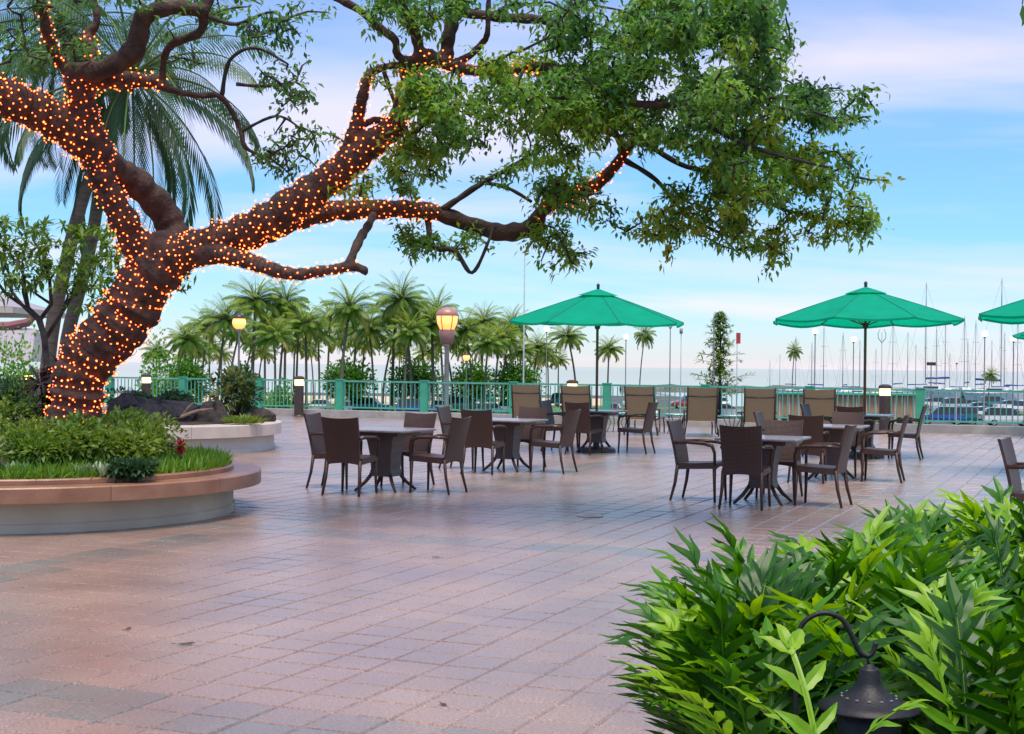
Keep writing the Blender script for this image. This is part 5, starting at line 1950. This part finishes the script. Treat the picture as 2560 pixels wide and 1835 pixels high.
def plumeria():
    random.seed(77)
    d = 22.0
    base = W(115, 900, d); base.z = 0.0
    root = thing('plumeria_tree', base, 'small open branched tree with leaf clusters left of the lit trunk', 'tree')
    br = MB(); lv = Leaves()
    tips = []
    B = lambda x, y, dd=0.0: W(x, y, d + dd) - base
    segs = [([(118, 930), (112, 850), (100, 800), (70, 770), (62, 720)], .055), ([(112, 850), (95, 800), (55, 762), (15, 735), (-10, 700)], .035), ([(100, 800), (128, 760), (124, 700), (110, 660)], .035),
            ([(112, 850), (150, 790), (180, 740), (190, 690)], .035), ([(70, 770), (58, 730), (60, 690), (40, 650)], .03), ([(55, 762), (30, 730), (25, 690), (10, 660)], .025),
            ([(128, 760), (90, 735), (85, 690)], .025), ([(180, 740), (230, 720), (250, 690)], .022), ([(150, 790), (170, 740), (160, 700)], .022), ([(190, 700), (215, 660), (250, 640)], .02), ([(124, 700), (150, 660), (170, 630)], .02)]
    segs.insert(0, ([(118, 985), (118, 930), (112, 850)], .06))
    for pp, r in segs:
        path = [B(x, y, random.uniform(-.25, .25)) for x, y in pp]
        if r == .06: path[0] = Vector((0, 0, -.02))
        br.tube(path, [r * (1 - .5 * i / len(path)) for i in range(len(path))], 7)
        tips.append(path[-1]); tips.append(path[-2])
    br.build('trunk', M['twig'], root, True)
    for (x0, y0, x1, y1, n) in ((0, 550, 120, 720, 62), (100, 560, 300, 720, 75), (-30, 600, 60, 740, 34), (150, 640, 290, 780, 40)):
        for k in range(n):
            c = B(random.uniform(x0, x1), random.uniform(y0, y1), random.uniform(-.7, .7))
            t = min(tips, key=lambda q: (q - c).length)
            br2 = (c - t)
            q = random.randint(7, 11)
            dirs = rng.normal(size=(q, 3)) + np.array([0, 0, .35])
            lv.add(np.tile(np.array(c), (q, 1)), dirs, [0, 0, 1], rng.uniform(.12, .22, q), rng.uniform(.045, .065, q), np.clip(random.uniform(.1, .7) + rng.normal(size=q) * .1, 0, 1), droop=rng.uniform(.05, .4, q))
    tw = MB()
    lv.build('crown', M['leaf_olive'], root)


plumeria()


# ------------------------------------------------------------------ left pavilion
def pavilion():
    d = 52.0
    c = W(-20, 790, d)
    base = Vector((c.x - 3.0, d + 2, LOW))
    root = thing('pavilion', base, 'pavilion with pale eaves and lit wall at the left frame edge', 'building')
    z_e = c.z + .15 - LOW
    m = MB(); m.box((0, 0, z_e + .05), (8.2, 6, .22)); m.build('eave', M['eave'], root)
    m = MB(); m.add([(-4, -2.9, z_e + .17), (4, -2.9, z_e + .17), (4, 2.9, z_e + .17), (-4, 2.9, z_e + .17), (-1.5, 0, z_e + 1.2), (1.0, 0, z_e + 1.2)], [(0, 1, 5, 4), (1, 2, 5), (2, 3, 4, 5), (3, 0, 4)]); m.build('roof', M['roof_grey'], root)
    m = MB(); m.box((-.8, 0, z_e / 2), (4.6, 4, z_e - .1)); m.build('wall', M['plaster_white'], root)
    m = MB(); m.box((1.52, -.6, z_e - .62), (.05, .5, .7)); m.box((1.0, -2.02, z_e - .6), (.6, .05, .6)); m.build('lit_window', M['lamp_warm'], root)
    m = MB(); m.box((3.2, -2.2, z_e / 2), (.2, .2, z_e - .12)); m.build('column', M['eave'], root)
    # a second roof lower, dark red, with an upturned ridge
    e = W(45, 850, 60)
    base = Vector((e.x, 60, LOW))
    root = thing('house', base, 'lower house with grey roof and upturned dark red ridge at left edge', 'building')
    zt = e.z - LOW
    m = MB(); m.box((-1.5, 1, zt * .35), (4, 4, zt * .7)); m.build('wall', M['plaster_white'], root)
    m = MB(); m.add([(-4, -1.4, zt - .9), (1.0, -1.4, zt - .9), (.55, .6, zt + .5), (-4, .6, zt + .5), (-4, 2.6, zt - .9), (1.0, 2.6, zt - .9)], [(0, 1, 2, 3), (3, 2, 5, 4), (1, 5, 2)]); m.build('roof', M['roof_grey'], root)
    m = MB(); m.tube([(-4, .6, zt + .55), (-.6, .6, zt + .58), (.2, .6, zt + .75), (.85, .6, zt + 1.35)], [.2, .2, .18, .05], 8); m.build('ridge', M['roof_red'], root)


pavilion()


# ------------------------------------------------------------------ lamps, poles, signs
def lamp_post(px, py, d, gr, mt, lab, hat=True, pole=None, zb=LOW):
    top = W(px, py, d)
    base = Vector((top.x, top.y, zb))
    root = thing('street_lamp', base, lab, 'street lamp', 'lamps beyond the railing')
    h = top.z - zb
    pole = pole or M['pale_post']
    m = MB(); m.lathe([(0, 0), (.14, 0), (.14, .1), (.07, .3), (.055, 1.2), (.045, h - gr * 1.6), (gr * .45, h - gr * 1.2), (gr * .5, h - gr * .92), (0, h - gr * .9)], 12); m.build('post', pole, root, True)
    m = MB(); m.lathe([(gr * math.cos(a), h + gr * math.sin(a)) for a in [(-1.3 + 2.75 * i / 10) for i in range(11)]], 16); m.build('globe', mt, root, True)
    if hat:
        m = MB(); m.lathe([(gr * .95, h + gr * .55), (gr * 1.0, h + gr * .62), (gr * .45, h + gr * 1.15), (0, h + gr * 1.3)], 16); m.build('hood', M['brown_metal'], root, True)
    return root


lamp_post(598, 806, 62, .30, M['lamp_orange'], 'street lamp with orange glowing globe above the croton')
lamp_post(1166, 893, 120, .30, M['lamp_orange'], 'small orange lamp among the palms right of the big lantern', pole=M['grey_metal'])
lamp_post(1367, 822, 150, .28, M['lamp_white'], 'white globe lamp on a pale pole left of the first umbrella', hat=False)
lamp_post(1565, 842, 150, .27, M['lamp_white'], 'white globe lamp just right of the first umbrella pole', hat=False, pole=M['grey_metal'])
lamp_post(2038, 828, 130, .25, M['lamp_white'], 'white globe lamp under the left half of the second umbrella', hat=False, pole=M['grey_metal'])
lamp_post(2134, 848, 140, .26, M['lamp_white'], 'white globe lamp just left of the second umbrella pole', hat=False)
lamp_post(2462, 834, 120, .25, M['lamp_white'], 'white globe lamp left of the tall dark mast at right', hat=False)
lamp_post(2534, 846, 125, .25, M['lamp_white'], 'white globe lamp at the right frame edge', hat=False, pole=M['grey_metal'])


def big_lantern():
    d = 46.0
    c = W(1118, 800, d)
    base = Vector((c.x, c.y, LOW))
    root = thing('lantern_post', base, 'big glowing post lantern with domed hood rising among the palms', 'lantern')
    h = c.z - LOW
    m = MB(); m.lathe([(0, 0), (.2, 0), (.2, .15), (.09, .4), (.075, h - .85), (.12, h - .8), (0, h - .78)], 14); m.build('post', M['pale_post'], root, True)
    m = MB(); m.lathe([(.16, h - .78), (.2, h - .74), (.27, h - .32), (.26, h - .30), (.16, h - .72)], 16, cap=False); m.build('cup', M['lantern_pink'], root, True)
    m = MB(); m.lathe([(0, h - .32), (.22, h - .31), (.32, h - .1), (.34, h + .12), (.28, h + .26), (0, h + .28)], 20); m.build('globe', M['lamp_orange'], root, True)
    for k in range(6):
        a = k * math.pi / 3
        m = MB(); m.tube([(.26 * math.cos(a), .26 * math.sin(a), h - .32), (.345 * math.cos(a), .345 * math.sin(a), h - .05), (.36 * math.cos(a), .36 * math.sin(a), h + .14)], .014, 5); m.build('rib', M['brown_metal'], root, True)
    m = MB(); m.lathe([(.36, h + .13), (.37, h + .16), (.30, h + .30), (.15, h + .39), (0, h + .42)], 20); m.build('hood', M['lantern_pink'], root, True)


big_lantern()


def pole(px, ytop, d, r, mt, name, lab, cat='pole', zb=LOW):
    top = W(px, ytop, d)
    base = Vector((top.x, top.y, zb))
    h = top.z - zb
    root = thing(name, base, lab, cat)
    m = MB(); m.lathe([(0, 0), (r * 2.2, 0), (r * 2.2, .12), (r, .3), (r * .6, h), (0, h)], 10); m.build('pole', mt, root, True)
    return root, h


r_, h_ = pole(1312, 632, 110, .07, M['grey_metal'], 'flagpole', 'tall bare flagpole left of the first umbrella', 'flagpole')
m = MB(); m.lathe([(0, h_ - .02), (.08, h_ + .06), (0, h_ + .14)], 8); m.build('finial', M['grey_metal'], r_, True)
r_, h_ = pole(1843, 832, 120, .06, M['grey_metal'], 'sign_pole', 'pole with a red panel between the two umbrellas')
m = MB(); m.box((.1, 0, h_ - .45), (.35, .1, .9)); m.build('panel', M['red_paint'], r_)
r_, h_ = pole(1676, 806, 125, .06, M['dark_metal'], 'light_pole', 'dark pole with forked top right of the first umbrella')
for s in (-1, 1):
    m = MB(); m.tube([(0, 0, h_ - .6), (s * .22, 0, h_ - .2), (s * .25, 0, h_)], .035, 6); m.build('arm', M['dark_metal'], r_, True)
r_, h_ = pole(1703, 822, 140, .06, M['grey_metal'], 'light_pole', 'grey pole with lit tip beside the forked pole')
m = MB(); m.lathe([(0, h_ - .5), (.16, h_ - .45), (.16, h_), (0, h_ + .1)], 10); m.build('lamp_head', M['grey_metal'], r_, True)
r_, h_ = pole(2205, 830, 118, .06, M['grey_metal'], 'light_pole', 'pole with a rounded fork just right of the second umbrella pole')
for s in (-1, 1):
    m = MB(); m.tube([(0, 0, h_ - .9), (s * .3, 0, h_ - .5), (s * .32, 0, h_ - .1), (s * .15, 0, h_ + .25)], .03, 6); m.build('arm', M['grey_metal'], r_, True)
r_, h_ = pole(2328, 912, 115, .07, M['dark_metal'], 'sign_post', 'dark rectangular sign board on a post at right', 'sign')
m = MB(); m.box((0, 0, h_ + .08), (.72, .08, .26)); m.build('board', M['dark_metal'], r_)
r_, h_ = pole(2392, 912, 125, .05, M['grey_metal'], 'light_pole', 'thin pole with a small round lamp right of the sign board')
m = MB(); m.lathe([(0, h_), (.12, h_ + .1), (0, h_ + .2)], 8); m.build('lamp_head', M['dark_metal'], r_, True)
r_, h_ = pole(1785, 800, 130, .09, M['dark_metal'], 'utility_pole', 'dark pole in front of the slender pine')


def slender_pine():
    random.seed(5)
    d = 150
    top = W(1800, 788, d)
    base = Vector((top.x, top.y, LOW)); h = top.z - LOW
    root = thing('pine_tree', base, 'slender tiered pine between the two umbrellas', 'tree')
    m = MB(); m.tube([(0, 0, -.05), (.1, 0, h * .5), (.05, 0, h)], [.22, .14, .03], 8)
    lv = Leaves()
    for k in range(26):
        f = .22 + .78 * k / 25
        z = h * f
        r = (3.0 * (1 - f) + .5) * random.uniform(.2, 1.5)
        for q in range(5):
            a = q * 1.2566 + k * .7 + random.uniform(-.2, .2)
            e = Vector((math.cos(a) * r, math.sin(a) * r, z + r * .15))
            m.tube([(.05, 0, z), e], [.03, .01], 4, False)
            n = 15
            ff = rng.uniform(.25, 1, (n, 1))
            pos = np.array([.05, 0, z]) * (1 - ff) + np.array(e) * ff
            dd = rng.normal(size=(n, 3)) * .6 + np.array([math.cos(a), math.sin(a), .4])
            lv.add(pos, dd, [0, 0, 1], rng.uniform(.4, .8, n), .18, np.clip(.45 + rng.normal(size=n) * .2, 0, 1), droop=.2)
    m.build('trunk', M['twig'], root, True)
    lv.build('crown', M['leaf_olive'], root)


slender_pine()


# ------------------------------------------------------------------ low tan building with dark openings behind the railing
def tan_building():
    d = 118
    a, b_ = W(1925, 985, d), W(2310, 990, d)
    base = Vector(((a.x + b_.x) / 2, d, LOW))
    w = b_.x - a.x; h = a.z - LOW
    root = thing('low_building', base, 'low tan building with a row of dark openings behind the railing', 'building')
    m = MB(); m.box((0, 1.5, h / 2), (w, 3, h)); m.build('wall', M['tan_wall'], root)
    m = MB(); m.box((0, 1.4, h + .06), (w + .5, 3.6, .14)); m.build('roof', M['green_paint'], root)
    n = 16
    for k in range(n):
        m = MB(); m.box((-w / 2 + w * (k + .5) / n, -.012, 1.05), (w / n * .55, .06, .55)); m.build('opening', M['car_glass'], root)
    for k in range(n + 1):
        m = MB(); m.box((-w / 2 + w * k / n, -.03, h / 2), (.12, .06, h)); m.build('batten', M['eave'], root)


tan_building()


# ------------------------------------------------------------------ parked cars
CAR_COLS = {'white': (0.72, 0.72, 0.70), 'silver': (0.42, 0.45, 0.47), 'blue': (0.02, 0.05, 0.28), 'teal': (0.02, 0.20, 0.23), 'black': (0.02, 0.02, 0.025), 'red': (0.36, 0.03, 0.03), 'grey': (0.14, 0.15, 0.16)}
CAR_M = {k: mat('car_' + k, c, 0.22, coat=0.6, spec=0.6, col2=tuple(x * .92 for x in c), nscale=2) for k, c in CAR_COLS.items()}


def make_car(col, kind):
    """Nose towards +X, origin on the ground."""
    root = thing('parked_car', (0, 0, 0), 'x', 'car', 'cars parked below the terrace')
    if kind == 'suv':
        low = [(-2.2, .32), (-2.28, .6), (-2.25, 1.0), (1.0, 1.02), (2.0, .92), (2.3, .7), (2.3, .34)]
        cab = [(-2.22, 1.0), (-2.05, 1.62), (-1.7, 1.72), (.1, 1.72), (.45, 1.62), (1.05, 1.02)]
    else:
        low = [(-2.15, .30), (-2.28, .55), (-2.2, .92), (-1.5, .98), (.9, .94), (1.9, .82), (2.22, .62), (2.22, .32)]
        cab = [(-1.75, .96), (-1.15, 1.36), (-.7, 1.44), (.1, 1.43), (.45, 1.34), (1.1, .93)]
    m = MB()
    hw = .88

    def loft(prof, widths):
        n = len(prof); vs, fs = [], []
        for sy in (-1, 1):
            for (x, z), w in zip(prof, widths):
                vs.append((x, sy * w, z))
        fs.append(tuple(range(n))); fs.append(tuple(range(2 * n - 1, n - 1, -1)))
        for i in range(n):
            j = (i + 1) % n
            fs.append((i, n + i, n + j, j))
        m.add(vs, fs)
    loft(low, [hw * .96 if z < .4 else (hw if z < .8 else hw * .96) for x, z in low])
    # roof skin
    zt = max(z for x, z in cab)
    tp = [p for p in cab if p[1] > zt - .12]
    vs = []
    for x, z in tp: vs += [(x, -.64, z + .012), (x, .64, z + .012)]
    m.add(vs, [(2 * i, 2 * i + 2, 2 * i + 3, 2 * i + 1) for i in range(len(tp) - 1)])
    m.build('body', CAR_M[col], root)
    m = MB(); loft(cab, [.84 if z < 1.1 else .66 for x, z in cab]); m.build('windows', M['car_glass'], root)
    for x in (-1.42, 1.38):
        for sy in (-1, 1):
            m = MB(); m.lathe([(0, -.1), (.26, -.1), (.32, -.08), (.32, .08), (.26, .1), (0, .1)], 16, (x, sy * .80, .325), M=Matrix.Rotation(R(90), 3, 'X')); w = m.build('wheel', M['tyre'], root)
            m = MB(); m.lathe([(0, -.02), (.19, -.02), (.2, .02), (0, .02)], 12, (x, sy * .892, .325), M=Matrix.Rotation(R(90), 3, 'X')); m.build('hubcap', M['grey_metal'], w)
    for sy in (-1, 1):
        m = MB(); m.box((2.2, sy * .6, .68), (.12, .36, .14)); m.build('headlight', M['white_paint'], root)
        m = MB(); m.box((-2.25, sy * .66, .8), (.08, .24, .16)); m.build('tail_light', M['red_paint'], root)
    return root


def cars():
    rnd = random.Random(12)
    spec = []
    cols = ['white', 'silver', 'teal', 'white', 'blue', 'white', 'grey', 'teal', 'white', 'silver', 'white', 'red', 'white', 'black', 'silver', 'white', 'teal', 'white']
    # a row seen between the balusters: photo x and the pixel row of the tyres
    xs = [800, 862, 925, 985, 1045, 1105, 1165, 1225, 1300, 1372, 1440, 1540, 1610, 1680, 1750, 1830, 2450, 2520]
    for i, px in enumerate(xs):
        spec.append((px, 1030 + (px - 800) * .018 + rnd.uniform(-3, 6), cols[i], rnd.choice(('suv', 'sedan')), rnd.choice((90, -90, 90, 80, 0)) + rnd.uniform(-8, 8)))
    xs2 = [890, 1000, 1110, 1200, 1330, 1420, 1600, 1720, 1800]
    c2 = ['white', 'white', 'silver', 'teal', 'white', 'black', 'white', 'red', 'white']
    for i, px in enumerate(xs2):
        spec.append((px, 1009 + (px - 890) * .012 + rnd.uniform(-2, 3), c2[i], 'suv' if i % 2 else 'sedan', rnd.choice((90, -90, 0, 180)) + rnd.uniform(-8, 8)))
    for i, px in enumerate((2335, 2400, 2440, 2490, 2530, 2560)):
        spec.append((px, 1022 + 7 * (i % 3), ('white', 'silver', 'white', 'teal', 'white', 'white')[i], 'suv' if i % 2 else 'sedan', rnd.choice((0, 180, 90)) + rnd.uniform(-8, 8)))
    spec.append((2352, 1062, 'blue', 'suv', 172))
    spec.append((2470, 1050, 'white', 'sedan', 10))
    spec.append((2420, 1030, 'white', 'suv', 90))
    protos = {}
    cnt = {}
    spec.sort(key=lambda q: q[0])
    placed = []
    for px, py, col, kind, rz in spec:
        p = G(px, py, LOW + .004)
        if any((p - q).length < 4.9 for q in placed):
            p = p + Vector((0, 5.2, 0))
            if any((p - q).length < 4.7 for q in placed):
                continue
        placed.append(p)
        key = (col, kind)
        cnt[col] = cnt.get(col, 0) + 1
        lab = f'parked {col} car, {ordn(cnt[col] - 1)} {col} one from the left below the terrace'
        if px == 2352: lab = 'bright blue parked car behind the railing right of the second umbrella'
        if key not in protos:
            o = make_car(col, kind); protos[key] = o
            o.location = (p.x, p.y, LOW + .016); o.rotation_euler = (0, 0, R(rz)); o['label'] = lab
        else:
            copy_tree(protos[key], (p.x, p.y, LOW + .016), R(rz), lab)


cars()


# ------------------------------------------------------------------ sailing boats in the marina
def make_boat(seed):
    random.seed(seed)
    root = thing('sailing_boat', (0, 0, 0), 'x', 'boat', 'boats moored in the marina')
    m = MB(); vs, fs = [], []
    st = [(-4.5, 1.1, .95), (-2.5, 1.45, .9), (0, 1.55, .9), (2.5, 1.1, 1.0), (4.2, .35, 1.15), (4.8, .03, 1.2)]
    for x, w, h in st:
        vs += [(x, -w, h), (x * .94, -w * .7, .15), (x * .9, 0, -.35), (x * .94, w * .7, .15), (x, w, h)]
    for i in range(len(st) - 1):
        for k in range(4):
            a = i * 5 + k; b_ = a + 5
            fs.append((a, a + 1, b_ + 1, b_))
        fs.append((i * 5 + 4, i * 5, (i + 1) * 5, (i + 1) * 5 + 4))
    fs.append((0, 4, 3, 2, 1))
    m.add(vs, fs); m.build('hull', M['white_paint'], root)
    m = MB(); m.box((.2, 0, 1.2), (3.6, 1.7, .6), taper=.82); cb = m.build('cabin', M['white_paint'], root)
    for sy in (-1, 1):
        m = MB(); m.box((.2, sy * .8, 1.24), (2.4, .1, .22), rx=sy * R(8)); m.build('window', M['car_glass'], cb)
    m = MB(); m.lathe([(.085, .9), (.075, 6), (.05, 12.5), (0, 12.6)], 8, (.9, 0, 0)); m.build('mast', M['grey_metal'], root, True)
    m = MB(); m.tube([(.9, 0, 2.2), (-3.0, 0, 2.3)], .11, 8); m.build('boom', M['car_blue_sail'] if 'car_blue_sail' in M else CAR_M['blue'], root, True)
    m = MB()
    for z in (5.5, 9): m.tube([(.9, -.8, z), (.9, .8, z)], .025, 5)
    for e in ((4.7, 0, 1.2), (-4.4, 0, 1.0), (.9, -1.4, .9), (.9, 1.4, .9)): m.tube([(.9, 0, 12.4), e], .014, 4, False)
    m.build('rigging', M['grey_metal'], root)
    return root


def boats():
    b0 = make_boat(1)
    cm = child_map()
    spec = [(1925, 900, 300), (1950, 885, 330), (1990, 840, 290), (2060, 815, 300), (2108, 830, 280), (2150, 850, 310), (2190, 870, 300), (2233, 800, 270), (2290, 860, 300), (2316, 705, 262), (2342, 815, 290), (2364, 800, 280), (2375, 880, 300),
            (2412, 790, 285), (2440, 800, 310), (2505, 695, 240), (2512, 830, 290), (2545, 800, 300), (2420, 850, 320), (2270, 830, 330), (2030, 855, 330), (2480, 850, 330)]
    rnd = random.Random(8)
    spec.sort(key=lambda q: q[0])
    used = False
    for i, (px, yt, d) in enumerate(spec):
        top = W(px, yt, d)
        zb = LOW + .03 if (d < 298 and top.x > 32) else -4.35
        h = top.z - zb
        s = h / 12.6
        rz = rnd.uniform(0, 6.28)
        lab = f'white sailing boat, mast {ordn(i)} from the left in the marina'
        if px == 2505: lab = 'sailing boat with the tall dark mast rising to the right umbrella'
        if not used:
            o = b0; used = True
        else:
            o = copy_tree(b0, _cm=cm)
        k = min(s, 1.1)
        o.location = (top.x, top.y, zb); o.rotation_euler = (0, 0, rz); o.scale = (k, k, s)
        # mast stands off the hull centre
        off = Matrix.Rotation(rz, 3, 'Z') @ Vector((.9 * k, 0, 0))
        o.location = Vector((top.x, top.y, zb)) - off
        o['label'] = lab


boats()

# ------------------------------------------------------------------ small things on the paving
def small_things():
    p = G(1475, 1291, 0)
    m = MB(); m.lathe([(0, .003), (.13, .003), (.135, .006), (.13, .009), (.1, .009), (0, .007)], 24, (0, 0, 0))
    for k in range(-3, 4): m.box((0, k * .03, .0095), (.17 - abs(k) * .025, .01, .004))
    o = m.build('floor_drain', M['kerb'], None); o.location = (p.x, p.y, 0)
    tag(o, 'small round pale cover set into the open paving', 'drain')
    for i, (px, py, s, lab) in enumerate(((465, 1612, .055, 'dark fallen leaf lying on the paving at lower left'), (320, 1575, .03, 'tiny fallen leaf bit on the paving below the round planter'), (1107, 1764, .03, 'small dark fallen leaf near the bottom centre of the paving'), (1090, 1395, .04, 'small fallen leaf on the open paving at centre'))):
        p = G(px, py, 0)
        m = MB()
        vs = [(-s, 0, .004), (-s * .3, -s * .35, .010), (s * .5, -s * .3, .006), (s, 0, .012), (s * .5, s * .3, .012), (-s * .3, s * .35, .006), (0, 0, .004)]
        m.add(vs, [(0, 1, 6), (1, 2, 6), (2, 3, 6), (3, 4, 6), (4, 5, 6), (5, 0, 6)])
        m.tube([(-s, 0, .004), (-s * 1.5, s * .1, .006)], .0015, 4)
        o = m.build('fallen_leaf', M['dry_leaf'], None); o.location = (p.x, p.y, .001); o.rotation_euler = (0, 0, i * 1.1)
        tag(o, lab, 'leaf', 'fallen leaves on the paving')


small_things()
